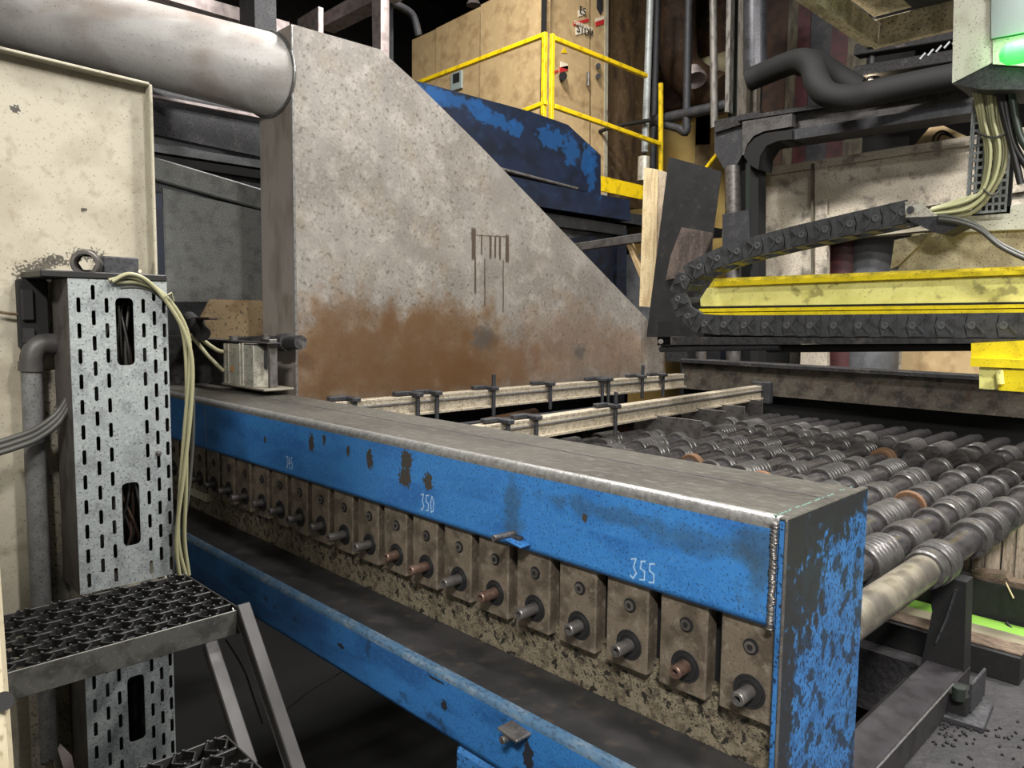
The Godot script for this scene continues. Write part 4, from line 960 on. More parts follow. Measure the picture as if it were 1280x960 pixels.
func perforated_channel(called: String, label: String, o: Vector3, w: float, h: float, upper: bool) -> void:
	var t := thing(called, label, "cable channel", o)
	var fr := [0.093, 0.235, 0.365, 0.740, 0.855, 0.962]
	var cols := []
	var ph := h / 1.22
	for k in 6:
		if k == 3:
			var wn := []
			if upper: wn = [[0.158, 0.415, 0.018], [0.887, 1.152, 0.018]]
			else: wn = [[0.08, 0.34, 0.018], [0.72, 1.0, 0.018]]
			cols.append([w * 0.452, w * 0.452 + 0.066, wn])
		var holes := []
		var y := 0.02 + (0.049 if k in [1, 4] else 0.0)
		while y + 0.058 < h - 0.02:
			holes.append([y, y + 0.058, 0.007])
			y += 0.0975
		cols.append([w * fr[k] - 0.007, w * fr[k] + 0.007, holes])
	var mm: Material = M.galv
	piece("face", MB.new().holed(Vector3.ZERO, Vector3(0, 0, -1), Vector3.UP, w, h, 0.003, cols).mesh(), mm, t)
	piece("side_plate", MB.new().span(Vector3(-0.22, 0, -0.004), Vector3(-0.003, h, 0.0)).mesh(), M.steel_dull, t)
	piece("side_plate", MB.new().span(Vector3(-0.22, 0, -w), Vector3(-0.003, h, -w + 0.004)).mesh(), M.steel_dull, t)
	piece("back_plate", MB.new().span(Vector3(-0.224, 0, -w), Vector3(-0.22, h, 0)).mesh(), M.black, t)
	if upper:
		rng.seed = 9
		for k in 9:
			var pts := []
			var zz := -w * rng.randf_range(0.42, 0.66)
			for i in 7:
				pts.append(Vector3(rng.randf_range(-0.12, -0.04), h * i / 6.0 * 0.92, zz + rng.randf_range(-0.04, 0.04)))
			piece("inner_cable", MB.new().tube(smooth_path(pts, 4), 0.006, 6).mesh(), [M.cable_dark, M.cable_black, M.rust_dark][k % 3], t)
		piece("screw", MB.new().lathe(Vector3(0, 0.52, -w * 0.855), Vector3.RIGHT, [Vector2(0, 0.0), Vector2(0.0, 0.013), Vector2(0.006, 0.011), Vector2(0.009, 0.0)], 12).mesh(), M.steel, t)

func steps() -> void:
	tread("step_platform", "black open grip step platform with steel front plate by the cable channel", -3.17, -2.635, 0.5, -1.22, -0.36, 0.088)
	tread("step_tread", "lower black open grip step below the platform", -2.30, -1.78, 0.24, -1.0, -0.2, 0.07)
	var s := thing("step_stringer", "slim sloping steel stair stringer running down from the platform corner", "stringer", Vector3(-2.5, 0, -1.22), "stair stringers")
	part("bar", MB.new().bar(Vector3(-2.653, 0.509, -1.225), Vector3(-2.653, 0.509, -1.225) + (Vector3(-2.235, 0.016, -1.225) - Vector3(-2.653, 0.509, -1.225)) * 1.8, 0.045, 0.05, 0.004, Vector3(0, 0, 1)), M.stringer, s)
	part("worn_or_glint_edge", MB.new().bar(Vector3(-2.653, 0.509, -1.225) + Vector3(-0.024, -0.01, 0.024), Vector3(-2.653, 0.509, -1.225) + Vector3(-0.024, -0.01, 0.024) + (Vector3(-2.235, 0.016, -1.225) - Vector3(-2.653, 0.509, -1.225)) * 1.8, 0.004, 0.004, 0.0, Vector3(0, 0, 1)), M.bare, s, "bright strip added as edge highlight")  # thin bright bar stands in for the highlight along this edge
	var s2 := thing("step_stringer", "slim sloping steel stair stringer half hidden under the platform", "stringer", Vector3(-2.6, 0, -0.9), "stair stringers")
	part("bar", MB.new().bar(Vector3(-2.700, 0.377, -1.121), Vector3(-2.300, 0.093, -1.078), 0.04, 0.05, 0.004, Vector3(0, 0, 1)), M.stringer, s2)
	var wr := thing("loose_wire", "thin loose wire hanging in the dark under the blue beam", "wire", Vector3(-2.6, -0.2, -1.7))
	part("wire", MB.new().tube(smooth_path([Vector3(-3.342, -0.376, -1.750), Vector3(-3.068, -0.158, -1.750), Vector3(-2.830, 0.005, -1.750), Vector3(-2.664, 0.135, -1.750)], 4), 0.003, 5), M.cable_dark, wr)
	part("wire", MB.new().tube(smooth_path([Vector3(-3.884, -0.164, -1.700), Vector3(-3.678, -0.254, -1.700), Vector3(-3.574, -0.363, -1.700), Vector3(-3.474, -0.473, -1.700)], 4), 0.006, 5), M.cable_dark, wr)
	single("paper_scrap", MB.new().ext([Vector2(-0.753, -0.139), Vector2(-0.765, -0.123), Vector2(-0.803, -0.190), Vector2(-0.809, -0.250), Vector2(-0.772, -0.234)], Vector3(-3.3, 0, 0), Vector3.BACK, Vector3.UP, Vector3(-0.004, 0, 0)), M.pale_beam, "small torn pinkish scrap on the wall under the platform", "scrap")
	single("rib_under", MB.new().span(Vector3(-3.420, 0.126, -0.685), Vector3(-3.400, -0.373, -0.763), 0.006), M.rib, "upright folded rib in shade under the step platform", "rib")

# open grip tread: serrated zigzag bars that meet in diamonds, between a front plate and end plates
func tread(called: String, label: String, x0: float, x1: float, y: float, z0: float, z1: float, fh: float) -> void:
	var t := thing(called, label, "step", Vector3((x0 + x1) * 0.5, y - fh, (z0 + z1) * 0.5))
	part("front_plate", MB.new().span(Vector3(x1 - 0.006, y - fh, z0), Vector3(x1, y + 0.004, z1), 0.002), M.fascia, t)
	part("end_plate", MB.new().span(Vector3(x0, y - fh, z0), Vector3(x1, y + 0.002, z0 + 0.006), 0.002), M.fascia_dark, t)
	part("end_plate", MB.new().span(Vector3(x0, y - fh, z1 - 0.006), Vector3(x1, y + 0.002, z1), 0.002), M.fascia_dark, t)
	part("back_plate", MB.new().span(Vector3(x0, y - fh, z0), Vector3(x0 + 0.006, y + 0.002, z1), 0.002), M.fascia_dark, t)
	var rows := 6
	var rw := (x1 - x0) / rows
	var n := int((z1 - z0) / 0.1)
	var dz := (z1 - z0) / n
	for r in rows:
		var cx := x0 + rw * (r + 0.5)
		var b := MB.new()
		# a flat land with raised serrated rims round each diamond opening
		for i in n:
			var za := z0 + dz * (i + (0.5 if r % 2 == 1 else 0.0))
			if za + dz > z1 + dz * 0.1: continue
			var zm := za + dz * 0.5
			var pts := [Vector2(cx - rw * 0.06, za + dz * 0.12), Vector2(cx + rw * 0.42, zm - dz * 0.12), Vector2(cx + rw * 0.42, zm + dz * 0.12), Vector2(cx + rw * 0.06, za + dz * 0.88), Vector2(cx - rw * 0.42, zm + dz * 0.12), Vector2(cx - rw * 0.42, zm - dz * 0.12)]
			for k in 6:
				var p: Vector2 = pts[k]
				var q: Vector2 = pts[(k + 1) % 6]
				var a := Vector3(p.x, y - 0.008, p.y)
				var c := Vector3(q.x, y - 0.008, q.y)
				var hh := 0.026 if k in [0, 2, 3, 5] else 0.018
				b.bar(a, c, 0.005, hh, 0.0)
			# teeth on the rim
			for q in [pts[1], pts[2], pts[4], pts[5]]:
				b.box(Vector3(q.x, y + 0.004, q.y), Vector3(0.008, 0.012, 0.010), 0.002)
		part("grip_bar", b, M.tread, t)
		if r > 0:
			var l := MB.new()
			l.box(Vector3(x0 + rw * r, y - 0.012, (z0 + z1) * 0.5), Vector3(0.012, 0.022, z1 - z0), 0.002)
			part("land", l, M.tread, t)

func gantry() -> void:
	var Z := -5.5
	# yellow beam
	var t := thing("gantry_beam", "yellow painted gantry beam reaching in over the rollers", "beam", Vector3(-2.0, 1.6, -5.6))
	part("face", MB.new().zplate([Vector2(-3.293, 1.844), Vector2(-0.379, 1.886), Vector2(-0.369, 1.731), Vector2(-3.347, 1.695), Vector2(-3.356, 1.754)], Z, 0.30), M.yellow_pale, t)
	part("top_rail", MB.new().zplate([Vector2(-3.206, 1.892), Vector2(-0.380, 1.925), Vector2(-0.378, 1.899), Vector2(-3.205, 1.854)], -5.46, 0.10), M.yellow, t)
	part("top_cap", MB.new().zplate([Vector2(-3.231, 1.920), Vector2(-0.384, 1.944), Vector2(-0.379, 1.886), Vector2(-3.286, 1.844)], Z - 0.0, 0.32), M.yellow_dim, t)
	part("groove", MB.new().zplate([Vector2(-3.344, 1.695), Vector2(-0.368, 1.731), Vector2(-0.367, 1.713), Vector2(-3.357, 1.669)], -5.495, 0.28), M.black, t)
	part("bottom_rail", MB.new().zplate([Vector2(-3.330, 1.675), Vector2(-0.365, 1.717), Vector2(-0.363, 1.696), Vector2(-3.329, 1.649)], -5.45, 0.2), M.yellow, t)
	part("bottom_rail", MB.new().zplate([Vector2(-3.323, 1.642), Vector2(-0.362, 1.689), Vector2(-0.359, 1.649), Vector2(-3.322, 1.610)], -5.44, 0.2), M.yellow, t)
	part("web", MB.new().zplate([Vector2(-3.401, 1.691), Vector2(-0.379, 1.745), Vector2(-0.362, 1.497), Vector2(-3.391, 1.423)], -5.64, 0.05), M.soot, t)
	var c := thing("chain_trough", "black steel trough and rail under the energy chain", "trough", Vector3(-2.2, 1.35, -5.5))
	part("angle", MB.new().zplate([Vector2(-3.664, 1.439), Vector2(-0.345, 1.514), Vector2(-0.344, 1.501), Vector2(-3.662, 1.371)], -5.36, 0.22), M.soot, c)
	part("tube", MB.new().cyl(Vector3(-3.669, 1.336, -5.420), Vector3(-2.613, 1.396, -5.420), 0.030, 14), M.dark, c)
	part("tube", MB.new().cyl(Vector3(-2.747, 1.371, -5.500), Vector3(-1.336, 1.441, -5.500), 0.030, 14), M.black, c)
	part("end_ear", MB.new().zplate([Vector2(-3.668, 1.566), Vector2(-3.542, 1.568), Vector2(-3.535, 1.369), Vector2(-3.662, 1.365)], -5.36, 0.02), M.black, c)
	part("end_bolt", MB.new().cyl(Vector3(-3.624, 1.400, -5.350), Vector3(-3.604, 1.401, -5.320), 0.022, 10), M.steel, c)
	# energy chain
	var ch := thing("energy_chain", "black plastic energy chain looping round the end of the yellow beam", "cable chain", Vector3(-2.6, 1.5, -5.4))
	var path := [Vector2(-0.352, 1.586), Vector2(-0.955, 1.580), Vector2(-1.417, 1.572), Vector2(-1.900, 1.563), Vector2(-2.457, 1.553), Vector2(-3.108, 1.548), Vector2(-3.310, 1.571), Vector2(-3.441, 1.661), Vector2(-3.499, 1.792), Vector2(-3.444, 1.928), Vector2(-3.270, 2.025), Vector2(-2.993, 2.112), Vector2(-2.608, 2.186), Vector2(-2.203, 2.249), Vector2(-1.759, 2.314)]
	var cv := Curve2D.new()
	for i in path.size():
		var dd: Vector2 = (path[min(i + 1, path.size() - 1)] - path[max(i - 1, 0)]) * 0.16
		cv.add_point(path[i], -dd, dd)
	cv.bake_interval = 0.02
	var L := cv.get_baked_length()
	var n := int(L / 0.168)
	var lk := MB.new()
	var hw := 0.078
	# two side plates with a chevron, a boss and cross webs
	for s in [0.0, -0.20]:
		lk.ext([Vector2(-0.090, -hw), Vector2(0.080, -hw), Vector2(0.096, 0.0), Vector2(0.080, hw), Vector2(-0.090, hw)], Vector3(0, 0, s), Vector3.RIGHT, Vector3.UP, Vector3(0, 0, -0.024))
	lk.ext([Vector2(-0.020, -hw * 0.92), Vector2(0.070, -hw * 0.92), Vector2(0.092, 0.0), Vector2(0.070, hw * 0.92), Vector2(-0.020, hw * 0.92)], Vector3(0, 0, 0.008), Vector3.RIGHT, Vector3.UP, Vector3(0, 0, -0.02))
	lk.bar(Vector3(-0.02, -0.05, 0.012), Vector3(0.022, 0.0, 0.012), 0.012, 0.010, 0.0, Vector3.BACK)
	lk.bar(Vector3(0.022, 0.0, 0.012), Vector3(-0.02, 0.05, 0.012), 0.012, 0.010, 0.0, Vector3.BACK)
	lk.box(Vector3(0.0, hw - 0.008, -0.10), Vector3(0.06, 0.014, 0.2), 0.004)
	lk.box(Vector3(0.0, -hw + 0.008, -0.10), Vector3(0.06, 0.014, 0.2), 0.004)
	var lm := lk.mesh()
	var bs := MB.new().lathe(Vector3(0.052, 0.0, 0.008), Vector3.BACK, [Vector2(0.0, 0.024), Vector2(0.007, 0.023), Vector2(0.007, 0.014), Vector2(0.003, 0.013), Vector2(0.003, 0.0)], 14).mesh()
	for k in n:
		var p := cv.sample_baked((k + 0.5) * L / n, true)
		var q := cv.sample_baked(min((k + 0.8) * L / n, L), true)
		var d := (q - cv.sample_baked((k + 0.2) * L / n, true)).normalized()
		var bb := Basis(Vector3(0, 0, 1), d.angle())
		var at := Vector3(p.x, p.y, Z + 0.10) - ch.position
		var link := piece("link", lm, M.chain, ch, at, bb)
		piece("boss", bs, M.chain_pale, link)
	# bracket that carries the chain's end
	var eb := thing("chain_end_bracket", "pale steel end bracket holding the upper end of the energy chain", "bracket", Vector3(-1.640, 2.248, -5.400))
	part("cheek", MB.new().zplate([Vector2(-1.777, 2.375), Vector2(-1.700, 2.372), Vector2(-1.576, 2.265), Vector2(-1.767, 2.271)], -5.37, 0.02), M.alu, eb)
	part("bolt", MB.new().cyl(Vector3(-1.740, 2.320, -5.370), Vector3(-1.734, 2.317, -5.350), 0.022, 12), M.dark, eb)
	part("tray", MB.new().ext([Vector2(-1.763, 2.264), Vector2(-1.559, 2.263), Vector2(-1.425, 2.202), Vector2(-1.530, 2.151), Vector2(-1.596, 2.165)], Vector3(0, 0, -5.36), Vector3.RIGHT, Vector3.UP, Vector3(0, 0, -0.22)), M.dark, eb)
	# yellow carriage bracket
	var yb := thing("carriage_bracket", "bright yellow bolted bracket hanging below the gantry", "bracket", Vector3(-1.175, 1.183, -5.400))
	part("top_block", MB.new().zplate([Vector2(-1.323, 1.465), Vector2(-0.932, 1.502), Vector2(-0.924, 1.372), Vector2(-1.318, 1.377)], -5.3, 0.2), M.yellow, yb)
	part("flange", MB.new().zplate([Vector2(-1.312, 1.378), Vector2(-0.917, 1.378), Vector2(-0.914, 1.328), Vector2(-1.309, 1.324)], -5.26, 0.3), M.yellow, yb)
	part("lower_block", MB.new().zplate([Vector2(-1.271, 1.320), Vector2(-0.921, 1.326), Vector2(-0.913, 1.196), Vector2(-1.263, 1.187)], -5.3, 0.2), M.yellow_pale, yb)
	part("step", MB.new().zplate([Vector2(-1.162, 1.313), Vector2(-0.915, 1.318), Vector2(-0.907, 1.189), Vector2(-1.155, 1.188)], -5.27, 0.1), M.yellow, yb)
	part("rod", MB.new().cyl(Vector3(-1.151, 1.310, -5.240), Vector3(-1.138, 1.229, -5.240), 0.02, 12), M.yellow_pale, yb)
	# carriage deck
	var cd := thing("carriage_deck", "cream welded deck with triangular gusset above the yellow beam", "deck", Vector3(-1.355, 1.966, -5.600))
	part("slab", MB.new().zplate([Vector2(-1.562, 2.278), Vector2(-0.425, 2.437), Vector2(-0.406, 2.160), Vector2(-1.624, 2.184)], -5.62, 0.5), M.white_box, cd)
	part("beam", MB.new().zplate([Vector2(-1.815, 2.195), Vector2(-0.409, 2.170), Vector2(-0.394, 1.947), Vector2(-1.895, 1.947)], -5.66, 0.3), M.cream_dirty, cd)
	part("gusset", MB.new().zplate([Vector2(-1.922, 1.956), Vector2(-1.907, 2.152), Vector2(-1.667, 2.190), Vector2(-1.876, 1.976)], -5.6, 0.03), M.cream_dirty, cd)
	part("beam_lip", MB.new().zplate([Vector2(-1.927, 1.945), Vector2(-0.390, 1.950), Vector2(-0.390, 1.937), Vector2(-1.926, 1.929)], -5.6, 0.2), M.cream_dirty, cd)
	# perforated tray behind the cables
	var tr := thing("cable_tray", "galvanised tray of square holes behind the hanging cables", "cable tray", Vector3(-1.328, 2.210, -5.520))
	var p00 := Vector3(-1.448, 2.279, -5.520)
	var p11 := Vector3(-1.235, 2.992, -5.520)
	var tw := p11.x - p00.x
	var th := p11.y - p00.y
	var cols := []
	for k in 6:
		var u := tw * (0.04 + 0.16 * k)
		var hs := []
		for j in 15:
			var v := th * (0.02 + 0.0655 * j)
			hs.append([v, v + th * 0.043, 0.003])
		cols.append([u, u + tw * 0.105, hs])
	part("plate", MB.new().holed(p00, Vector3.RIGHT, Vector3.UP, tw, th, 0.006, cols), M.galv, tr)
	part("backing", MB.new().span(p00 + Vector3(0, 0, -0.12), p11 + Vector3(0, 0, -0.10)), M.black, tr)
	part("flange", MB.new().span(p00 + Vector3(-0.01, 0, -0.05), Vector3(p00.x, p11.y, p00.z + 0.012)), M.galv, tr)
	# hanging cables
	var cb := thing("cable_bundle", "bundle of pale cables hanging from the green-lit box into the chain", "cable", Vector3(-1.357, 2.596, -5.450))
	for k in 8:
		var o := (k - 3.5)
		var top: Vector3 = Vector3(-1.381, 3.082, -5.450) + Vector3(o * 0.020, 0, 0.01 * (k % 2))
		var m1: Vector3 = Vector3(-1.334, 2.832, -5.440) + Vector3(o * 0.016, 0, 0.02 * (k % 3))
		var m2: Vector3 = Vector3(-1.288, 2.634, -5.440) + Vector3(o * 0.016, 0, 0.02 * (k % 3))
		var m3: Vector3 = Vector3(-1.310, 2.434, -5.440) + Vector3(o * 0.014, o * 0.006, 0.02 * (k % 3))
		var m4: Vector3 = Vector3(-1.417, 2.323, -5.440) + Vector3(o * 0.006, o * -0.014 , 0.02 * (k % 3))
		var m5: Vector3 = Vector3(-1.631, 2.297, -5.440) + Vector3(0, o * -0.008, 0.02 * (k % 3))
		part("cable", MB.new().tube(smooth_path([top, m1, m2, m3, m4, m5], 7), 0.0105, 8), M.cable_bright if k % 4 != 3 else M.cable, cb)
	for q in [[Vector3(-1.389, 2.757, -5.400), Vector3(-1.296, 2.711, -5.380), Vector3(-1.235, 2.733, -5.400)], [Vector3(-1.343, 2.418, -5.400), Vector3(-1.284, 2.366, -5.380), Vector3(-1.248, 2.394, -5.400)]]:
		part("cable_tie", MB.new().tube(smooth_path(q, 4), 0.007, 6), M.cable_dark, cb)
	var c3 := thing("dark_hose", "dark hoses hanging at the frame edge beside the pale cables", "hose", Vector3(-1.181, 2.659, -5.400))
	for q in [[Vector3(-1.279, 3.050, -5.400), Vector3(-1.220, 2.759, -5.400), Vector3(-1.170, 2.611, -5.400), Vector3(-1.080, 2.459, -5.400)], [Vector3(-1.233, 3.036, -5.380), Vector3(-1.185, 2.796, -5.380), Vector3(-1.136, 2.649, -5.380), Vector3(-1.050, 2.545, -5.380)], [Vector3(-1.304, 3.055, -5.400), Vector3(-1.259, 2.859, -5.400), Vector3(-1.217, 2.711, -5.400), Vector3(-1.142, 2.420, -5.400)]]:
		part("hose", MB.new().tube(smooth_path(q, 6), 0.02, 8), M.cable_black if q[0].z < -5.39 else M.hose_green, c3)
	var c4 := thing("loose_cable", "grey cable running down from the chain bracket across the cream deck", "cable", Vector3(-1.294, 2.139, -5.300))
	for k in 2:
		part("cable", MB.new().tube(smooth_path(shifted([Vector3(-1.564, 2.260, -5.330), Vector3(-1.445, 2.231, -5.330), Vector3(-1.329, 2.173, -5.330), Vector3(-1.204, 2.060, -5.330), Vector3(-1.004, 1.947, -5.330)], Vector3(0.01 * k, -0.022 * k, 0.01 * k)), 6), 0.014, 8), M.cable_dark, c4)
	# control box with green lamp
	var bx := thing("control_box", "cream control box housing on the gantry carriage", "box", Vector3(-1.325, 3.014, -5.300))
	part("housing", MB.new().zplate([Vector2(-1.506, 3.045), Vector2(-1.541, 3.958), Vector2(-1.341, 3.891), Vector2(-1.295, 3.121)], -5.25, 0.5), M.white_box, bx)
	part("door", MB.new().zplate([Vector2(-1.304, 3.252), Vector2(-1.341, 3.881), Vector2(-0.986, 3.761), Vector2(-0.953, 3.244)], -5.22, 0.45), M.grey_box, bx)
	part("underside", MB.new().ext([Vector2(-1.504, 3.042), Vector2(-1.293, 3.123), Vector2(-1.024, 3.081), Vector2(-1.013, 2.912), Vector2(-1.342, 2.977)], Vector3(0, 0, -5.26), Vector3.RIGHT, Vector3.UP, Vector3(0, 0, -0.4)), M.dark, bx)
	part("lamp_plate", MB.new().zplate([Vector2(-1.300, 3.247), Vector2(-0.956, 3.233), Vector2(-0.942, 3.006), Vector2(-1.292, 3.109)], -5.24, 0.1), M.white_box, bx)
	var gl := thing("signal_lamp", "glowing green signal lamp on the control box", "lamp", Vector3(-1.169, 3.135, -5.200))
	piece("lens", MB.new().lathe(Vector3(-0.085, 0, 0), Vector3.RIGHT, [Vector2(0, 0), Vector2(0.01, 0.035), Vector2(0.04, 0.058), Vector2(0.085, 0.064), Vector2(0.15, 0.064), Vector2(0.17, 0.05), Vector2(0.175, 0.0)], 20).mesh(), M.lamp_green, gl)
	var ol := OmniLight3D.new()
	ol.name = "lamp_glow"
	gl.add_child(ol, true)
	ol.position = Vector3(0, 0, 0.0)
	ol.light_color = Color(0.15, 1.0, 0.35)
	ol.light_energy = 0.013
	ol.light_size = 0.06
	ol.omni_range = 20.0
	ol.omni_attenuation = 2.0
	ol.shadow_enabled = true

func back_left() -> void:
	# steelwork above the hood
	var f := thing("steel_framework", "pale pink grey steel framework above the hood and the round duct", "frame", Vector3(-6.5, 3.4, -4.0))
	part("post", MB.new().xplate([Vector2(-2.784, 4.289), Vector2(-2.959, 4.347), Vector2(-2.961, 3.687), Vector2(-2.785, 3.677)], -5.6, 0.25), M.dark, f)
	part("beam", MB.new().xplate([Vector2(-1.969, 4.005), Vector2(-3.291, 4.021), Vector2(-3.289, 3.917), Vector2(-1.967, 3.916)], -6.0, 0.2), M.pale_beam, f)
	part("beam", MB.new().bar(Vector3(-6.400, 4.102, -1.618), Vector3(-6.400, 4.079, -3.378), 0.12, 0.10, 0.01), M.dark, f)
	part("beam", MB.new().zplate([Vector2(-7.746, 4.888), Vector2(-5.983, 4.937), Vector2(-5.983, 4.764), Vector2(-7.749, 4.752)], -4.6, 0.2), M.pale_beam, f)
	part("cap_plate", MB.new().zplate([Vector2(-7.845, 4.825), Vector2(-7.407, 4.843), Vector2(-7.413, 4.550), Vector2(-7.849, 4.690)], -4.4, 0.06), M.pale_beam, f)
	part("post", MB.new().zplate([Vector2(-6.575, 5.012), Vector2(-6.412, 4.963), Vector2(-6.418, 3.982), Vector2(-6.555, 4.089)], -4.5, 0.1), M.pale_beam, f)
	part("post", MB.new().xplate([Vector2(-4.613, 5.056), Vector2(-4.779, 5.108), Vector2(-4.786, 3.846), Vector2(-4.607, 3.888)], -6.6, 0.12), M.dark, f)
	single("dark_conduit", MB.new().tube(smooth_path([Vector3(-8.000, 5.435, -5.660), Vector3(-8.000, 5.428, -5.901), Vector3(-8.000, 5.368, -6.100), Vector3(-8.000, 5.156, -6.190)], 5), 0.05, 8), M.dark, "grey conduit bending down in the dark beside the pale post", "conduit")
	#single("far_box", MB.new().zplate([Vector2(-13.209, 7.001), Vector2(-12.458, 7.011), Vector2(-12.458, 6.090), Vector2(-13.212, 6.239)], -9.5, 0.4), M.old_wood, "dull brown box in shade behind the pale steel post", "box")
	# blue hopper
	var h := thing("blue_hopper", "dark blue steel hopper with grease runs behind the hood", "hopper", Vector3(-6.2, 1.0, -6.2))
	var hw := 1024
	var him := grime(hw, 512, Color(0.085, 0.125, 0.20), [[Color(0.06, 0.08, 0.12), 0.008, 0.45, 0.8, 0.7], [Color(0.12, 0.19, 0.29), 0.02, 0.6, 0.85, 0.5]], 111)
	# z -3.9 .. -8.1 ; y 4.0 .. 2.6
	var hv := func(p: Vector2) -> Vector2: return Vector2((p.x + 8.1) / 4.2 * hw, (4.0 - p.y) / 1.6 * 512)
	for s in [[Vector2(-4.847, 3.691), 110, 22], [Vector2(-4.650, 3.650), 60, 40], [Vector2(-5.487, 3.598), 70, 26], [Vector2(-5.265, 3.651), 40, 40], [Vector2(-5.778, 3.570), 30, 36], [Vector2(-6.342, 3.567), 60, 44], [Vector2(-6.682, 3.483), 40, 60], [Vector2(-7.047, 3.292), 22, 100], [Vector2(-6.969, 3.419), 34, 60]]:
		var c: Vector2 = hv.call(s[0])
		blot(him, c.x, c.y, s[1], s[2], Color(0.09, 0.28, 0.48, 0.8), int(c.x * 3.0), 0.3, 0.7, 0.03)
	var hm := mat(him, 0.4, 0.1)
	hm.uv1_scale = Vector3(1.0 / 4.2, -1.0 / 1.6, 1)
	hm.uv1_offset = Vector3(8.1 / 4.2, 4.0 / 1.6, 0)
	part("side_wall", MB.new().xplate([Vector2(-4.233, 3.762), Vector2(-6.018, 3.780), Vector2(-6.605, 3.753), Vector2(-7.203, 3.509), Vector2(-7.220, 3.045), Vector2(-5.609, 3.101), Vector2(-4.231, 3.152)], -5.8, 0.35), hm, h)
	part("bright_fold", MB.new().bar(Vector3(-5.780, 3.120, -5.362), Vector3(-5.780, 3.062, -6.769), 0.03, 0.03, 0.008), M.steel, h)
	part("skirt", MB.new().xplate([Vector2(-5.180, 3.044), Vector2(-6.621, 3.026), Vector2(-7.657, 3.029), Vector2(-7.684, 2.781), Vector2(-5.872, 2.776), Vector2(-5.183, 2.826)], -5.7, 0.45), hm, h)
	part("lower_box", MB.new().xplate([Vector2(-5.956, 2.742), Vector2(-7.712, 2.731), Vector2(-7.668, 2.610), Vector2(-5.958, 2.606)], -5.78, 0.5), M.plate_black, h)
	part("under_plate", MB.new().xplate([Vector2(-6.340, 2.669), Vector2(-7.661, 2.657), Vector2(-7.669, 2.460), Vector2(-6.617, 2.422)], -5.9, 0.05), M.grey_wall, h)
	part("leg_panel", MB.new().xplate([Vector2(-6.571, 2.471), Vector2(-7.820, 2.707), Vector2(-7.877, 1.360), Vector2(-6.600, 1.373)], -5.86, 0.4), M.dark_blue, h)
	part("leg_rib", MB.new().xplate([Vector2(-7.563, 2.641), Vector2(-7.757, 2.697), Vector2(Vector2(-7.813, 1.362).x, -1.39), Vector2(Vector2(-7.614, 1.364).x, -1.39)], -5.8, 0.06), M.dark_blue, h)
	single("flat_strut", MB.new().bar(Vector3(-5.690, 2.373, -6.600), Vector3(-4.736, 2.429, -6.600), 0.05, 0.09, 0.006), M.steel_dull, "flat grey steel strut between the hood slope and the timber post", "strut")
	single("diagonal_brace", MB.new().bar(Vector3(-4.954, 2.405, -6.660), Vector3(-4.713, 1.990, -6.630), 0.06, 0.06, 0.006), M.tan, "small tan diagonal brace behind the timber post", "brace")
	single("pale_panel", MB.new().zplate([Vector2(-6.833, 2.512), Vector2(-6.246, 2.483), Vector2(-6.199, 1.112), Vector2(-6.790, 1.087)], -9.0, 0.1), M.grey_wall, "dull grey green panel low behind the timber post", "panel")
	# platform with yellow guard rail
	var g := thing("guard_rail", "yellow guard rail with two bars around the switch cabinets", "guard rail", Vector3(-6.3, 3.3, -6.8))
	var rx := -6.3
	var rz := -6.79
	var c0 := Vector3(rx, Vector2(-6.790, 4.897).y, rz)
	var w := 0.055
	part("post", MB.new().span(Vector3(rx - w, 3.4, rz), Vector3(rx, c0.y + 0.03, rz + w), 0.006), M.rail_yellow, g)
	part("post", MB.new().span(Vector3(rx, 3.4, rz - 0.075), Vector3(rx + 0.05, c0.y + 0.02, rz - 0.025), 0.006), M.rail_yellow, g)
	part("top_bar", MB.new().bar(Vector3(rx - 0.02, c0.y, rz + 0.03), Vector3(-9.767, 4.810, -6.760), w, w, 0.006), M.rail_yellow, g)
	part("middle_bar", MB.new().bar(Vector3(-6.281, 4.118, -6.760), Vector3(-9.775, 3.778, -6.760), w, w, 0.006), M.rail_yellow, g)
	part("top_bar", MB.new().bar(Vector3(-6.280, 4.875, -6.867), Vector3(-6.280, 4.863, -8.743), w, w, 0.006), M.rail_yellow, g)
	part("middle_bar", MB.new().bar(Vector3(-6.280, 4.097, -6.886), Vector3(-6.280, 4.022, -9.109), w, w, 0.006), M.rail_yellow, g)
	part("post", MB.new().bar(Vector3(-6.300, 4.854, -9.115), Vector3(-6.300, 3.374, -9.191), 0.05, 0.05, 0.004, Vector3.RIGHT), M.rail_yellow, g)
	part("toe_board", MB.new().xplate([Vector2(-7.723, 3.402), Vector2(-9.296, 3.392), Vector2(-9.306, 3.203), Vector2(-7.729, 3.212)], -6.25, 0.03), M.rail_yellow, g)
	var pf := thing("cabinet_platform", "grey steel platform deck that carries the switch cabinets", "platform", Vector3(-8.2, 3.2, -9))
	part("deck", MB.new().span(Vector3(-10.5, 2.88, -11.0), Vector3(-6.35, 3.02, -6.8)), M.dark, pf)
	part("bearer", MB.new().span(Vector3(-6.6, 2.9, -11.0), Vector3(-6.4, 2.88, -6.9)), M.soot, pf)
	part("leg", MB.new().span(Vector3(-6.6, -1.4, -10.5), Vector3(-6.4, 2.9, -10.3)), M.soot, pf)
	# switch cabinets
	var zf := -7.6
	var cabs := [[515, 546, 50, "narrow pale tan cabinet side at the far end of the cabinet row"], [546, 600, 34, "tan switch cabinet with small grey display"], [600, 678, 8, "tall tan switch cabinet beside the guard rail corner"]]
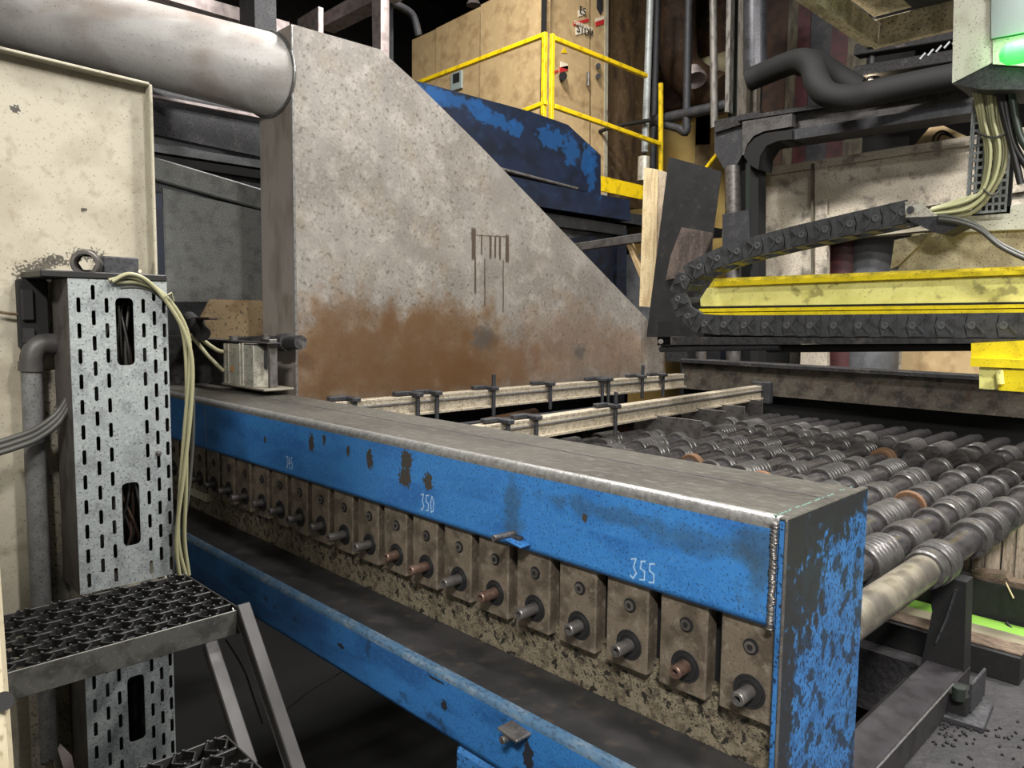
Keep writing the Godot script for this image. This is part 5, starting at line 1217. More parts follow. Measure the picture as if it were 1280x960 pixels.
	for k in 3:
		var cb: Array = cabs[k]
		var t := thing("switch_cabinet", cb[3], "cabinet", Vector3([-9.5, -8.8, -7.8][k], 3.28, zf - 0.3))
		var dz: float = [0.0, 0.02, 0.10][k]
		var pts: Array = [[Vector2(-9.987, 5.934), Vector2(-9.367, 5.950)], [Vector2(-9.367, 5.950), Vector2(-8.373, 6.000)], [Vector2(-8.263, 5.974), Vector2(-7.061, 6.049)]][k]
		part("body", MB.new().zplate([Vector2(pts[0].x, 3.02), pts[0], pts[1], Vector2(pts[1].x, 3.02)], zf + dz, 0.15 if k == 2 else 0.5), M.tan, t)
		if k == 2:
			part("side_seam", MB.new().zplate([Vector2(-7.308, 5.876), Vector2(-7.077, 5.911), Vector2(-7.032, 3.765), Vector2(-7.269, 3.799)], -7.49, 0.02), M.tan, t)
			part("dark_gap", MB.new().span(Vector3(-7.066, 5.805, -7.480), Vector3(-6.989, 3.861, -7.480) + Vector3(0, 0, -0.02)), M.black, t)
		if k == 1:
			part("bezel", MB.new().span(Vector3(-8.982, 5.195, -7.550), Vector3(-8.725, 4.935, -7.550) + Vector3(0, 0, -0.03), 0.006), M.grey_box, t)
			part("display", MB.new().span(Vector3(-8.920, 5.169, -7.545), Vector3(-8.774, 5.036, -7.545) + Vector3(0, 0, -0.03)), M.black, t, "small dark display")
	var bx := thing("switch_cabinet", "tan double switch cabinet with rotary switch and red print", "cabinet", Vector3(-7.6, 3.28, -9.0))
	part("door", MB.new().xplate([Vector2(-7.642, 6.398), Vector2(-8.593, 6.713), Vector2(-8.703, 3.386), Vector2(-7.711, 3.375)], -7.2, 0.5), M.tan, bx)
	part("door", MB.new().xplate([Vector2(-8.628, 6.724), Vector2(-8.950, 6.830), Vector2(-9.077, 3.384), Vector2(-8.739, 3.391)], -7.2, 0.5), M.tan, bx)
	part("door_gap", MB.new().xplate([Vector2(-8.588, 6.714), Vector2(-8.658, 6.737), Vector2(-8.777, 3.189), Vector2(-8.704, 3.181)], -7.21, 0.4), M.tan_dark, bx)
	part("edge_strip", MB.new().xplate([Vector2(-8.938, 6.823), Vector2(-9.011, 6.847), Vector2(-9.109, 3.222), Vector2(-9.032, 3.214)], -7.19, 0.3), M.cream, bx)
	part("rotary_switch", MB.new().cyl(Vector3(-7.200, 4.907, -8.081), Vector3(-7.120, 4.871, -7.991), 0.055, 16), M.black, bx)
	part("switch_label", MB.new().xplate([Vector2(-8.017, 5.008), Vector2(-8.168, 5.011), Vector2(-8.166, 5.085), Vector2(-8.015, 5.082)], -7.19, 0.01), M.pale_print, bx)
	part("red_label", MB.new().xplate([Vector2(-8.003, 4.930), Vector2(-8.168, 5.000), Vector2(-8.166, 5.064), Vector2(-8.001, 5.004)], -7.19, 0.008), M.red_print, bx)
	part("red_label", MB.new().xplate([Vector2(-7.889, 4.894), Vector2(-7.970, 4.934), Vector2(-7.969, 4.965), Vector2(-7.888, 4.926)], -7.19, 0.008), M.red_print, bx)
	part("warning_triangle", MB.new().xplate([Vector2(-8.029, 5.202), Vector2(-8.145, 5.230), Vector2(-8.093, 5.292)], -7.19, 0.008), M.rail_yellow, bx)
	part("red_stripe", MB.new().xplate([Vector2(-8.269, 5.625), Vector2(-8.595, 5.767), Vector2(-8.593, 5.810), Vector2(-8.267, 5.668)], -7.19, 0.008), M.red_print, bx)
	part("white_sign", MB.new().xplate([Vector2(-8.323, 5.511), Vector2(-8.582, 5.622), Vector2(-8.578, 5.719), Vector2(-8.320, 5.607)], -7.19, 0.008), M.pale_print, bx)
	part("white_sign", MB.new().xplate([Vector2(-8.367, 5.770), Vector2(-8.521, 5.845), Vector2(-8.519, 5.920), Vector2(-8.364, 5.855)], -7.19, 0.008), M.pale_print, bx)
	part("red_label", MB.new().xplate([Vector2(-8.757, 5.745), Vector2(-8.937, 5.827), Vector2(-8.935, 5.893), Vector2(-8.755, 5.811)], -7.19, 0.008), M.red_print, bx)
	part("white_sign", MB.new().xplate([Vector2(-8.755, 5.811), Vector2(-8.935, 5.893), Vector2(-8.933, 5.937), Vector2(-8.753, 5.854)], -7.19, 0.008), M.pale_print, bx)
	for wd in [["STOP", Vector3(-7.183, 5.515, -8.324), 0.11], ["ES", Vector3(-7.183, 5.781, -8.376), 0.10], ["EMERGENCY", Vector3(-7.181, 5.630, -8.275), 0.05]]:
		var tm := TextMesh.new()
		tm.text = wd[0]
		tm.font_size = 16
		tm.pixel_size = wd[2] / 12.0
		tm.depth = 0.004
		tm.horizontal_alignment = HORIZONTAL_ALIGNMENT_LEFT
		tm.vertical_alignment = VERTICAL_ALIGNMENT_BOTTOM
		piece("lettering", tm, M.dark if wd[0] != "EMERGENCY" else M.pale_print, bx, wd[1] - bx.position, Basis(Vector3.UP, PI / 2))
	part("push_button", MB.new().cyl(Vector3(-7.200, 5.223, -8.842), Vector3(-7.130, 5.188, -8.756), 0.035, 12), M.dark, bx)
	part("push_button", MB.new().cyl(Vector3(-7.200, 5.079, -8.847), Vector3(-7.130, 5.045, -8.761), 0.035, 12), M.dark, bx)
	part("door_handle", MB.new().span(Vector3(-7.180, 5.064, -8.552), Vector3(-7.140, 4.863, -8.581), 0.01), M.steel, bx)
	part("peeled_patch", MB.new().xplate([Vector2(-8.773, 6.332), Vector2(-8.899, 6.371), Vector2(-8.912, 6.020), Vector2(-8.860, 5.928), Vector2(-8.766, 6.001)], -7.19, 0.006), M.dark, bx)
	var ds := thing("switch_cabinet", "brown oil-streaked cabinet flank behind the upright conduit", "cabinet", Vector3(-7.6, 3.28, -10.3))
	part("flank", MB.new().xplate([Vector2(-9.112, 6.915), Vector2(-10.223, 7.282), Vector2(-10.216, 3.350), Vector2(-9.209, 3.243)], -7.3, 0.5), M.tan_dark, ds)
	single("hanging_lamp_cap", MB.new().lathe(Vector3(-9.539, 6.655, -8.500), Vector3.DOWN, [Vector2(-0.12, 0.03), Vector2(-0.1, 0.05), Vector2(0.06, 0.12), Vector2(0.06, 0.0)], 14), M.pale_beam, "small bright bell-shaped cap hanging above the tan cabinets", "cap")

func back_right() -> void:
	# upright conduit and low horizontal pipework by the cabinets
	var c := thing("upright_conduit", "thin upright grey conduit with cable gland by the cabinet flank", "conduit", Vector3(-6.459, 3.589, -9.000))
	part("pipe", MB.new().cyl(Vector3(-6.457, 3.920, -9.000), Vector3(-6.427, 6.602, -9.000), 0.05, 12), M.galv, c)
	part("gland", MB.new().cyl(Vector3(-6.471, 3.524, -9.000), Vector3(-6.468, 3.856, -9.000), 0.085, 12), M.alu, c)
	var hp := thing("sooty_pipework", "black pipe run crossing from the conduit to the steel column", "pipe", Vector3(-5.960, 4.331, -9.300))
	part("pipe", MB.new().cyl(Vector3(-6.602, 4.417, -9.300), Vector3(-5.352, 4.424, -9.300), 0.075, 14), M.dark, hp)
	part("branch", MB.new().cyl(Vector3(-6.519, 4.403, -9.300), Vector3(-6.006, 4.198, -9.300), 0.055, 12), M.dark, hp)
	part("riser", MB.new().cyl(Vector3(-5.981, 4.193, -9.300), Vector3(-6.019, 6.573, -9.300), 0.055, 12), M.dark, hp)
	part("elbow", MB.new().tube(smooth_path([Vector3(-6.085, 4.232, -9.300), Vector3(-5.993, 4.174, -9.300), Vector3(-5.971, 4.268, -9.300)], 4), 0.062, 10), M.dark, hp)
	single("cable_loop", MB.new().tube(smooth_path([Vector3(-7.383, 4.151, -8.900), Vector3(-7.265, 4.283, -8.900), Vector3(-6.899, 4.326, -8.900), Vector3(-6.279, 4.311, -8.900)], 5), 0.03, 8), M.cable_black, "black cable curving out of the cabinet door to the pipe run", "cable")
	single("dark_riser", MB.new().cyl(Vector3(-6.733, 3.762, -9.600), Vector3(-6.728, 6.896, -9.600), 0.05, 10), M.dark, "slim black riser just right of the upright conduit", "pipe")
	var rd := thing("rusty_duct", "wide dark rusty duct with elbow behind the black pipe run", "duct", Vector3(-6.990, 5.831, -10.500))
	part("duct", MB.new().tube(smooth_path([Vector3(-7.096, 7.342, -10.600), Vector3(-7.051, 6.115, -10.600), Vector3(-6.941, 5.539, -10.600), Vector3(-6.401, 5.082, -10.400), Vector3(-6.034, 4.909, -10.360)], 6), 0.30, 18), M.rust_duct, rd)
	part("flared_end", MB.new().lathe(Vector3(-6.292, 5.249, -9.900), Vector3(0.35, -0.7, 0.3), [Vector2(0, 0.02), Vector2(0.05, 0.10), Vector2(0.25, 0.17), Vector2(0.28, 0.15)], 14), M.pale_beam, rd)
	# plain warm yellow wall and dark flank behind
	var yw := thing("yellow_wall_panel", "warm yellow sheet wall behind the pipes", "wall panel", Vector3(-7, 2.0, -12.2))
	part("sheet", MB.new().zplate([Vector2(-9.102, 6.299), Vector2(-6.346, 6.103), Vector2(-6.186, 2.526), Vector2(Vector2(-6.186, 2.526).x, -1.4), Vector2(Vector2(-8.985, 2.637).x, -1.4)], -12.2, 0.1), M.yellow_wall, yw)
	part("seam", MB.new().span(Vector3(-7.644, 6.403, -12.190), Vector3(-7.489, 3.008, -12.190)), M.tan, yw)
	part("seam", MB.new().span(Vector3(-7.498, 6.369, -12.190), Vector3(-7.341, 2.999, -12.190)), M.tan, yw)
	var fl := thing("furnace_casing", "rust brown furnace casing hanging behind the pipes", "casing", Vector3(-7.0, 3.6, -11.6))
	part("casing", MB.new().zplate([Vector2(-8.344, 8.338), Vector2(-5.687, 7.461), Vector2(-5.609, 5.806), Vector2(-8.268, 6.097)], -11.6, 0.3), M.rust_duct, fl)
	part("casing", MB.new().zplate([Vector2(-8.331, 5.882), Vector2(-5.650, 5.671), Vector2(-5.628, 5.206), Vector2(-7.192, 5.277), Vector2(-8.312, 5.315)], -11.7, 0.3), M.rust_dark, fl)
	part("edge_flange", MB.new().zplate([Vector2(-7.438, 5.946), Vector2(-6.581, 5.946), Vector2(-6.580, 5.908), Vector2(-7.436, 5.893)], -11.5, 0.2), M.tan, fl)
	part("pale_tank", MB.new().cyl(Vector3(-7.148, 5.677, -11.400), Vector3(-6.305, 5.697, -11.400), 0.22, 18), M.cream_dirty, fl)
	single("yellow_brace", MB.new().bar(Vector3(-5.705, 3.596, -9.320), Vector3(-5.493, 3.813, -9.320), 0.05, 0.05, 0.01), M.rail_yellow, "short slanting yellow brace left of the tapered steel casing", "brace")
	# column group
	var Z := -9.3
	var col := thing("steel_column", "sooty steel column group with pale edges left of the black frame", "column", Vector3(-5.161, 2.640, -9.300))
	part("pipe", MB.new().cyl(Vector3(-5.484, 4.127, -9.200), Vector3(-5.599, 6.407, -9.200), 0.05, 12), M.galv_dirty, col)
	part("flange", MB.new().zplate([Vector2(-5.386, 6.340), Vector2(-5.317, 6.318), Vector2(-5.279, 4.299), Vector2(-5.338, 4.309)], -9.2, 0.1), M.galv_dirty, col)
	part("web", MB.new().zplate([Vector2(-5.456, 6.428), Vector2(-5.269, 6.369), Vector2(-5.220, 4.120), Vector2(-5.397, 4.149)], -9.4, 0.1), M.green_black, col)
	part("flange", MB.new().zplate([Vector2(-5.270, 6.336), Vector2(-5.145, 6.296), Vector2(-5.084, 4.080), Vector2(-5.210, 4.101)], -9.3, 0.1), M.rust_grey, col)
	part("inner_post", MB.new().zplate([Vector2(-5.191, 5.164), Vector2(-5.065, 5.135), Vector2(-5.048, 4.213), Vector2(-5.174, 4.234)], -9.5, 0.1), M.rust_grey, col)
	part("tapered_casing", MB.new().zplate([Vector2(-5.368, 4.154), Vector2(-4.959, 4.145), Vector2(-4.919, 3.723), Vector2(-5.023, 3.558), Vector2(-5.191, 3.509), Vector2(-5.352, 3.765)], -9.0, 0.3), M.dark, col)
	part("cap_beam", MB.new().zplate([Vector2(-5.338, 4.150), Vector2(-4.707, 4.169), Vector2(-4.703, 4.072), Vector2(-5.332, 3.998)], -8.95, 0.3), M.soot, col)
	part("round_leg", MB.new().cyl(Vector3(-5.107, 3.556, -9.050), Vector3(-4.987, 0.952, -9.050), 0.10, 18), M.steel, col)
	part("foot_box", MB.new().zplate([Vector2(-5.145, 2.934), Vector2(-4.778, 2.962), Vector2(-4.727, 2.284), Vector2(-5.119, 2.300)], -8.9, 0.2), M.dark, col)
	part("green_edge", MB.new().zplate([Vector2(-4.963, 3.765), Vector2(-4.897, 3.776), Vector2(-4.847, 2.605), Vector2(-4.914, 2.609)], -9.1, 0.1), M.green_black, col)
	part("black_post", MB.new().zplate([Vector2(-4.814, 3.681), Vector2(-4.708, 3.705), Vector2(-4.588, 0.979), Vector2(-4.697, 0.973)], -8.95, 0.2), M.black, col)
	# black frame beam with curved bracket
	var fb := thing("frame_beam", "long sooty black frame beam with curved end bracket over the cream fence", "beam", Vector3(-3.636, 3.792, -9.000))
	part("web", MB.new().zplate([Vector2(-4.968, 4.107), Vector2(-2.322, 4.024), Vector2(-2.311, 3.831), Vector2(-4.958, 3.868)], -9.0, 0.12), M.soot_speckled, fb)
	part("top_flange", MB.new().zplate([Vector2(-4.981, 4.130), Vector2(-2.299, 4.037), Vector2(-2.296, 3.997), Vector2(-4.979, 4.080)], -8.9, 0.4), M.soot, fb)
	part("bottom_flange", MB.new().zplate([Vector2(-4.657, 3.859), Vector2(-2.281, 3.818), Vector2(-2.275, 3.714), Vector2(-4.652, 3.734)], -8.88, 0.4), M.dark, fb)
	var arc := [Vector2(-4.885, 4.046), Vector2(-4.243, 4.030), Vector2(-4.236, 3.881), Vector2(-4.591, 3.882), Vector2(-4.726, 3.846), Vector2(-4.808, 3.761), Vector2(-4.845, 3.631), Vector2(-4.867, 3.634)]
	part("end_bracket", MB.new().zplate(arc, -8.85, 0.1), M.soot_speckled, fb)
	part("curved_gusset", MB.new().zplate([Vector2(-4.225, 3.839), Vector2(-4.548, 3.853), Vector2(-4.693, 3.818), Vector2(-4.785, 3.735), Vector2(-4.834, 3.606), Vector2(-4.720, 3.475), Vector2(-4.634, 3.425), Vector2(-4.620, 3.587), Vector2(-4.541, 3.700), Vector2(-4.400, 3.735), Vector2(-4.220, 3.727)], -8.83, 0.35), M.black, fb)
	# big insulated pipe that bends
	var ip := thing("insulated_pipe", "thick black wrapped pipe bending over the frame beam", "pipe", Vector3(-4.097, 4.443, -8.700))
	part("drop", MB.new().cyl(Vector3(-4.773, 6.014, -8.800), Vector3(-4.710, 4.577, -8.800), 0.14, 18), M.wrapped, ip)
	part("run", MB.new().tube(smooth_path([Vector3(-4.738, 4.485, -8.700), Vector3(-4.543, 4.519, -8.700), Vector3(-4.198, 4.531, -8.600), Vector3(-3.971, 4.493, -8.500), Vector3(-3.812, 4.366, -8.400), Vector3(-3.705, 4.152, -8.300), Vector3(-3.593, 4.012, -8.300), Vector3(-3.444, 3.971, -8.400), Vector3(-3.239, 4.023, -8.600), Vector3(-2.798, 4.055, -8.700), Vector3(-2.251, 4.052, -8.700)], 6), 0.135, 16), M.lagging, ip)
	part("branch", MB.new().tube(smooth_path([Vector3(-4.008, 4.484, -8.500), Vector3(-3.912, 4.492, -8.700), Vector3(-3.761, 4.364, -8.900), Vector3(-3.550, 4.202, -9.000)], 6), 0.145, 16), M.lagging, ip)
	# strips of cladding, colours darkened for shade, and dark recess behind the fence
	var cl := thing("cladding_wall", "upright strips of beige, red and grey cladding behind the cream fence", "wall", Vector3(-5, 0, -11.2))
	var strips := [[936, 962, "black"], [962, 988, "rust_dark"], [988, 999, "tan_dirty_shaded"], [999, 1012, "red_shaded"], [1012, 1033, "dark"], [1033, 1050, "red_shaded"], [1050, 1068, "tan_dirty_shaded"], [1068, 1110, "black"]]
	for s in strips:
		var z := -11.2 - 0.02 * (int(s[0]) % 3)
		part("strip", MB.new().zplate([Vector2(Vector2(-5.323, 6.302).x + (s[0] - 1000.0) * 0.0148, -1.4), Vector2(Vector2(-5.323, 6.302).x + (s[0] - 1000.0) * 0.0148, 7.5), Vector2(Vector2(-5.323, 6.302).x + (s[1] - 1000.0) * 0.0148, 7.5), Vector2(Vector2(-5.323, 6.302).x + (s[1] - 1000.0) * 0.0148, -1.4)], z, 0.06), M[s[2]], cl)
	# low part seen under the gantry
	var lo := thing("low_wall", "beige wall with pale posts and red stripe glimpsed below the gantry", "wall", Vector3(-3.5, 0, -10.6))
	for s in [[868, 905, "dark"], [905, 935, "dark_blue"], [935, 992, "black"], [992, 1004, "rust_grey"], [1004, 1022, "fence"], [1022, 1036, "pale_beam"], [1036, 1058, "red_shaded"], [1058, 1112, "fence"], [1112, 1480, "tan"]]:
		var xa: float = Vector2(-4.348, 1.150).x + (s[0] - 1040.0) * 0.01265
		var xb: float = Vector2(-4.348, 1.150).x + (s[1] - 1040.0) * 0.01265
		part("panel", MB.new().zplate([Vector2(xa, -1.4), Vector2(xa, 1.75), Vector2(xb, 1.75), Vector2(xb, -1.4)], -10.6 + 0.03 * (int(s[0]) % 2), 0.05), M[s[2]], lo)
	# cream fence
	var fe := thing("cream_fence", "tall cream sheet metal fence with framed panels behind the gantry", "fence", Vector3(-4.0, 0, -9.6))
	part("panel", MB.new().zplate([Vector2(-5.128, 3.554), Vector2(-4.268, 3.577), Vector2(-4.199, 2.151), Vector2(-5.069, 2.176)], -9.6, 0.05), M.fence, fe)
	part("panel", MB.new().zplate([Vector2(-4.268, 3.577), Vector2(-0.339, 3.667), Vector2(-0.260, 2.568), Vector2(-4.221, 2.605)], -9.6, 0.05), M.fence, fe)
	part("top_rail", MB.new().zplate([Vector2(-5.098, 3.573), Vector2(-0.337, 3.666), Vector2(-0.330, 3.566), Vector2(-5.094, 3.478)], -9.54, 0.1), M.fence, fe)
	part("bottom_rail", MB.new().zplate([Vector2(-4.097, 2.890), Vector2(-0.299, 3.126), Vector2(-0.297, 3.090), Vector2(-4.094, 2.820)], -9.54, 0.06), M.fence, fe)
	part("post", MB.new().zplate([Vector2(-4.298, 3.584), Vector2(-4.096, 3.586), Vector2(-3.963, 0.890), Vector2(-4.315, 0.867), Vector2(-4.341, 2.305), Vector2(-4.236, 2.301)], -9.55, 0.08), M.fence, fe)
	part("post_edge", MB.new().zplate([Vector2(-4.274, 3.553), Vector2(-4.249, 3.550), Vector2(-4.181, 2.146), Vector2(-4.207, 2.147)], -9.5, 0.05), M.tan_dirty_shaded, fe)
	part("cross_tie", MB.new().zplate([Vector2(-4.190, 2.677), Vector2(-2.566, 2.725), Vector2(-2.561, 2.637), Vector2(-4.185, 2.577)], -9.52, 0.05), M.cream, fe)
	var td := thing("red_drum", "dull red and grey drums in the gap under the fence panel", "drum", Vector3(-4.4, 1.2, -10.2))
	part("drum", MB.new().cyl(Vector3(-4.030, 2.653, -10.100), Vector3(-4.005, 2.168, -10.100) + Vector3(0, -2.6, 0), 0.28, 18), M.red_shaded, td)
	part("grey_drum", MB.new().cyl(Vector3(-3.669, 2.654, -10.150), Vector3(-3.643, 2.160, -10.150) + Vector3(0, -2.6, 0), 0.32, 18), M.grey_wall, td)
	# little gable shape and wires above the fence
	single("tan_gable", MB.new().zplate([Vector2(-3.150, 3.464), Vector2(-3.157, 3.593), Vector2(-2.926, 3.863), Vector2(-2.557, 3.628), Vector2(-2.543, 3.383)], -9.65, 0.3), M.tan, "tan gable shaped cover peeking over the cream fence", "cover")
	single("thin_wires", MB.new().tube(smooth_path([Vector3(-2.934, 3.522, -9.630), Vector3(-2.911, 3.697, -9.630), Vector3(-2.814, 3.735, -9.630), Vector3(-2.678, 3.608, -9.630)], 5), 0.012, 6).tube(smooth_path([Vector3(-2.887, 3.569, -9.630), Vector3(-2.845, 3.704, -9.630), Vector3(-2.712, 3.649, -9.630), Vector3(-2.610, 3.546, -9.630)], 5), 0.012, 6), M.cable_black, "two thin black wires arching over the tan cover", "wire")
	# dim machinery above the beam
	var mm := thing("roof_machinery", "dim black girders and grating in the dark above the frame beam", "girder", Vector3(-3.6, 4.6, -10.4))
	for q in [[1070, 92, 1230, 66], [1070, 70, 1230, 46], [1070, 112, 1230, 92]]:
		part("girder", MB.new().bar(Vector3(-4.134, 4.817, -10.400) + Vector3(0, (92 - q[1]) * 0.0125, 0), Vector3(-2.662, 4.743, -10.400) + Vector3(0, (66 - q[3]) * 0.0125, 0), 0.2, 0.14, 0.01), M.soot, mm)
	for q in [Vector3(-3.936, 4.895, -10.400), Vector3(-2.792, 4.828, -10.400)]:
		part("hanger", MB.new().cyl(q + Vector3(0, -0.2, 0), Vector3(q.x, 8.59, q.z), 0.04, 8), M.dark, mm)
	for k in 6:
		part("grating_slat", MB.new().bar(Vector3(-3.199, 4.671, -9.900) + Vector3(0.085 * k, 0.022 * k, 0), Vector3(-3.142, 4.731, -9.900) + Vector3(0.085 * k, 0.022 * k, 0), 0.02, 0.02), M.galv, mm)
	var li := thing("strip_light", "tiny far warm strip light glowing in the dark girders", "light", Vector3(-3.949, 4.659, -10.360))
	piece("tube", MB.new().box(Vector3.ZERO, Vector3(0.13, 0.035, 0.05), 0.008).mesh(), M.lamp, li)
	var so := OmniLight3D.new()
	so.name = "tube_light"
	li.add_child(so, true)
	so.light_energy = 0.15
	so.light_color = Color(1.0, 0.9, 0.75)
	so.shadow_enabled = true
	# canopy at the upper edge
	var cy := 3.6
	var ca := thing("extract_canopy", "cream rimmed extract canopy seen from below above the gantry", "canopy", Vector3(-1.6, 3.6, -5.0))
	var k0 := Vector3(-2.257, 3.600, -5.948)
	part("rim", MB.new().span(Vector3(k0.x, cy, k0.z), Vector3(k0.x + 0.05, cy + 0.16, k0.z + 1.7), 0.005), M.canopy, ca)
	part("rim", MB.new().span(Vector3(k0.x, cy, k0.z - 0.05), Vector3(k0.x + 1.0, cy + 0.20, k0.z), 0.005), M.canopy, ca)
	part("outer_lip", MB.new().span(Vector3(k0.x - 0.07, cy + 0.03, k0.z - 0.12), Vector3(k0.x, cy + 0.08, k0.z + 1.7), 0.004), M.canopy, ca)
	part("outer_lip", MB.new().span(Vector3(k0.x - 0.07, cy + 0.03, k0.z - 0.12), Vector3(k0.x + 1.0, cy + 0.08, k0.z - 0.05), 0.004), M.soot, ca)
	part("ceiling_sheet", MB.new().span(Vector3(k0.x, cy + 0.22, k0.z), Vector3(k0.x + 1.0, cy + 0.26, k0.z + 1.7)), M.canopy, ca)
	part("hatch", MB.new().box(Vector3(-1.732, 3.810, -5.923), Vector3(0.5, 0.02, 0.35), 0.003), M.dark, ca)
	# timber post, black plates beside the chain loop
	var tp := thing("timber_post", "pale rough sawn timber post beside the black plate", "timber", Vector3(-4.551, 1.696, -6.500))
	part("face", MB.new().zplate([Vector2(-4.668, 3.125), Vector2(-4.540, 3.093), Vector2(-4.522, 1.704), Vector2(-4.681, 1.713)], -6.5, 0.14), M.timber, tp)
	part("side", MB.new().zplate([Vector2(-4.592, 3.108), Vector2(-4.427, 3.048), Vector2(-4.477, 1.738), Vector2(-4.574, 1.705)], -6.56, 0.10), M.plank, tp)
	single("black_plate", MB.new().bar(Vector3(-3.808, 1.776, -6.310), Vector3(-3.252, 1.771, -5.700), 0.05, 0.05).zplate([Vector2(-4.238, 3.140), Vector2(-3.674, 2.934), Vector2(-3.740, 2.319), Vector2(-3.753, 1.396), Vector2(-4.440, 1.407)], -6.3, 0.015), M.plate_black, "tall tilted black sheet steel plate behind the chain loop", "plate")
	single("bent_plate", MB.new().zplate([Vector2(-4.051, 2.456), Vector2(-3.724, 2.382), Vector2(-3.800, 2.189), Vector2(-3.964, 1.995), Vector2(-4.213, 1.963), Vector2(-4.166, 2.191)], -6.27, 0.03), M.plate_bent, "worn brown grey bent plate leaning behind the chain loop", "plate")
	single("dark_upright", MB.new().zplate([Vector2(-5.040, 1.432), Vector2(-4.739, 1.440), Vector2(-4.726, 1.103), Vector2(-5.028, 1.087)], -7.5, 0.1), M.soot, "sooty upright plate between the hood corner and the crossbeam", "plate")
	single("round_leg", MB.new().cyl(Vector3(-4.583, 1.443, -7.550), Vector3(-4.569, 1.100, -7.550), 0.06, 14), M.steel, "short bright round leg under the chain trough", "leg")

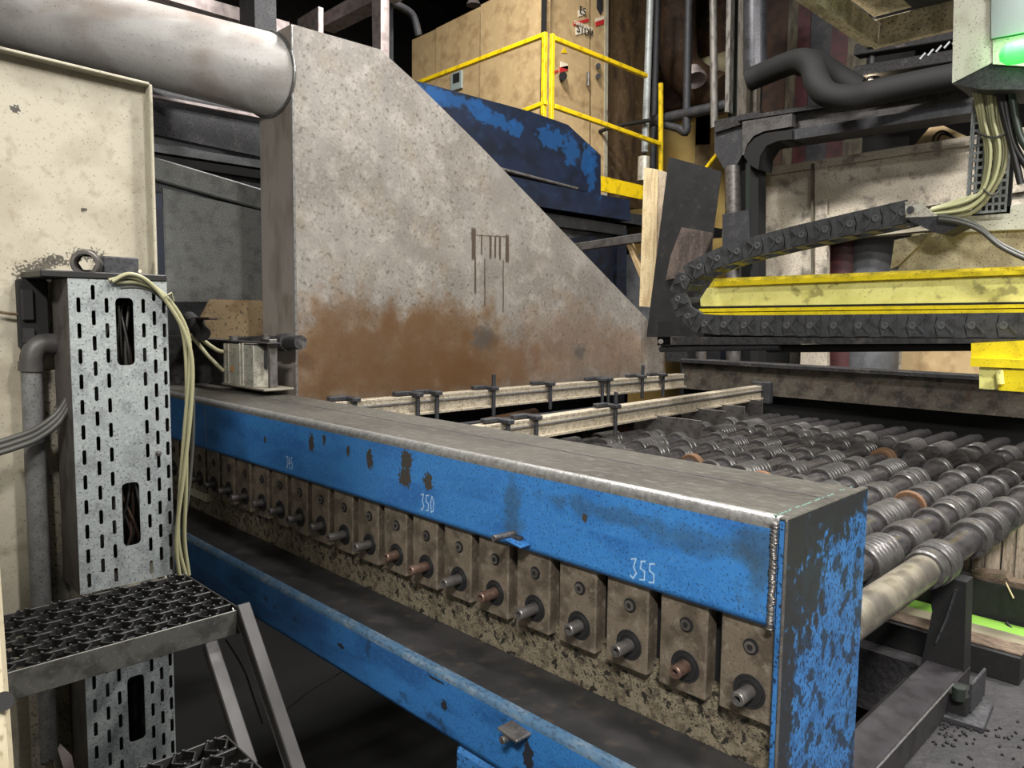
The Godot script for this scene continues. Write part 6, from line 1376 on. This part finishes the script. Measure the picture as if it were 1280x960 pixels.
func right_low() -> void:
	# support leg under the nearest roller
	var t := thing("roller_stand", "black curved steel stand under the outermost roller", "stand", Vector3(-0.87, 0, -3.3))
	part("post", MB.new().zplate([Vector2(-1.02, 0.505), Vector2(-0.845, 0.505), Vector2(-0.831, 0.061), Vector2(-0.901, -0.007), Vector2(-1.027, -0.055), Vector2(-0.987, 0.172), Vector2(-0.968, 0.340), Vector2(-0.983, 0.433)], -3.55, 0.10), M.stand_black, t)
	part("rib_plate", MB.new().zplate([Vector2(-0.883, 0.465), Vector2(-0.874, 0.468), Vector2(-0.902, 0.330), Vector2(-0.939, 0.212), Vector2(-0.945, 0.210), Vector2(-0.909, 0.339)], -3.53, 0.02), M.dark, t)
	var s := thing("floor_tube", "dark box section sill tube along the floor under the rollers", "tube", Vector3(-0.9, 0, -2.9))
	part("tube", MB.new().span(Vector3(-0.985, 0.0, -3.65), Vector3(-0.83, 0.12, -2.2), 0.010), M.sill, s)
	part("bright_edge", MB.new().span(Vector3(-0.835, 0.113, -3.4), Vector3(-0.8285, 0.1195, -2.4), 0.002), M.bare, s)
	var b := thing("anchor_foot", "black bolted anchor foot on the floor beside the stand", "foot", Vector3(-0.794, 0.000, -3.431))
	part("base_plate", MB.new().box(Vector3(-0.790, 0.012, -3.422), Vector3(0.17, 0.024, 0.26), 0.004, Basis(Vector3.UP, 0.1)), M.dark, b)
	part("block", MB.new().box(Vector3(-0.814, 0.060, -3.395), Vector3(0.10, 0.10, 0.12), 0.008), M.stand_black, b)
	part("cross_plate", MB.new().box(Vector3(-0.763, 0.090, -3.481), Vector3(0.012, 0.12, 0.20), 0.003), M.dark, b)
	part("nut", MB.new().cyl(Vector3(-0.789, 0.100, -3.312), Vector3(-0.789, 0.100, -3.312) + Vector3(0, 0.05, 0), 0.026, 6), M.green_black, b)
	# crumbs of scale on the floor
	rng.seed = 66
	var cr := MB.new()
	for k in 160:
		var p := Vector3(rng.randf_range(-0.72, -0.35), 0.004, rng.randf_range(-3.5, -2.4))
		if rng.randf() < 0.6: p = Vector3(-0.798, 0.004, -3.283) + Vector3(rng.randfn(0, 0.06), 0, rng.randfn(0, 0.10))
		cr.box(p, Vector3(rng.randf_range(0.004, 0.016), 0.008, rng.randf_range(0.004, 0.016)), 0.001, Basis(Vector3(0.2, 1, 0.1).normalized(), rng.randf() * TAU))
	single("scale_crumbs", cr, M.black, "crumbs of black mill scale scattered on the floor by the anchor foot", "debris").set_meta("kind", "stuff")
	# timbers, kerb and green floor strip beyond
	var X := 3.0
	var tb := thing("black_timber", "long sooty squared timber lying beyond the roller stand", "timber", Vector3(-0.832, 0.122, -4.000))
	var te := Vector3(-0.690, 0.126, -3.860)
	part("body", MB.new().span(Vector3(-1.75, 0.0, -4.0), te, 0.004), M.stand_black, tb)
	part("worn_top", MB.new().span(Vector3(-1.75, te.y, -4.01), te + Vector3(0.0, 0.010, -0.02), 0.003), M.old_wood, tb)
	var kb := thing("beige_kerb", "rounded beige kerb along the floor beyond the black timber", "kerb", Vector3(-0.6, 0, -4.1))
	var kp := rrect(-4.27, -0.04, -4.02, 0.10, 0.06, 6)
	part("kerb", MB.new().ext(kp, Vector3(-1.8, 0, 0), Vector3.BACK, Vector3.UP, Vector3(4.0, 0, 0)), M.beige, kb)
	single("green_floor_strip", MB.new().span(Vector3(-1.8, 0.0, -4.60), Vector3(1.0, 0.012, -4.28)), M.green, "bright green floor strip beyond the beige kerb", "floor marking")  # one flat bright green over the whole strip
	var ht := thing("high_timber", "thick black timber beam with broken brown top below the pale planks", "timber", Vector3(-1.009, 0.057, -4.620))
	part("beam", MB.new().zplate([Vector2(-2.038, 0.209), Vector2(-0.730, 0.201), Vector2(-0.718, 0.005), Vector2(-2.028, -0.018)], -4.62, 0.14), M.stand_black, ht)
	part("broken_top", MB.new().zplate([Vector2(-1.082, 0.238), Vector2(-0.928, 0.255), Vector2(-0.905, 0.226), Vector2(-0.736, 0.237), Vector2(-0.733, 0.187), Vector2(-1.079, 0.189)], -4.64, 0.1), M.old_wood, ht)
	single("straw_bit", MB.new().cyl(Vector3(-0.914, 0.229, -4.600), Vector3(-0.870, 0.160, -4.580), 0.004, 6), M.timber, "thin pale straw hanging over the black timber", "straw")
	single("black_wire", MB.new().tube(smooth_path([Vector3(-0.894, 0.023, -4.580), Vector3(-0.865, 0.006, -4.550), Vector3(-0.825, -0.010, -4.500), Vector3(-0.762, -0.024, -4.500)], 4), 0.008, 6), M.cable_black, "thin black wire curling down over the green floor strip", "wire")
	var xs := [1206, 1222, 1236, 1251, 1264, 1277, 1296]
	var pw := thing("plank_wall", "pale upright wooden planks beyond the ends of the rollers", "plank wall", Vector3(-0.9, 0.0, -4.8))
	for k in 6:
		var z := -4.80 - 0.015 * (k % 2)
		var xa: float = Vector2(-0.988, 0.288).x + (xs[k] - 1250.0) * 0.0050
		var xb: float = Vector2(-0.988, 0.288).x + (xs[k + 1] - 1250.5) * 0.0050 - 0.006
		part("plank", MB.new().span(Vector3(xa, 0.0, z - 0.03), Vector3(xb, 0.55, z), 0.004), M.plank, pw)
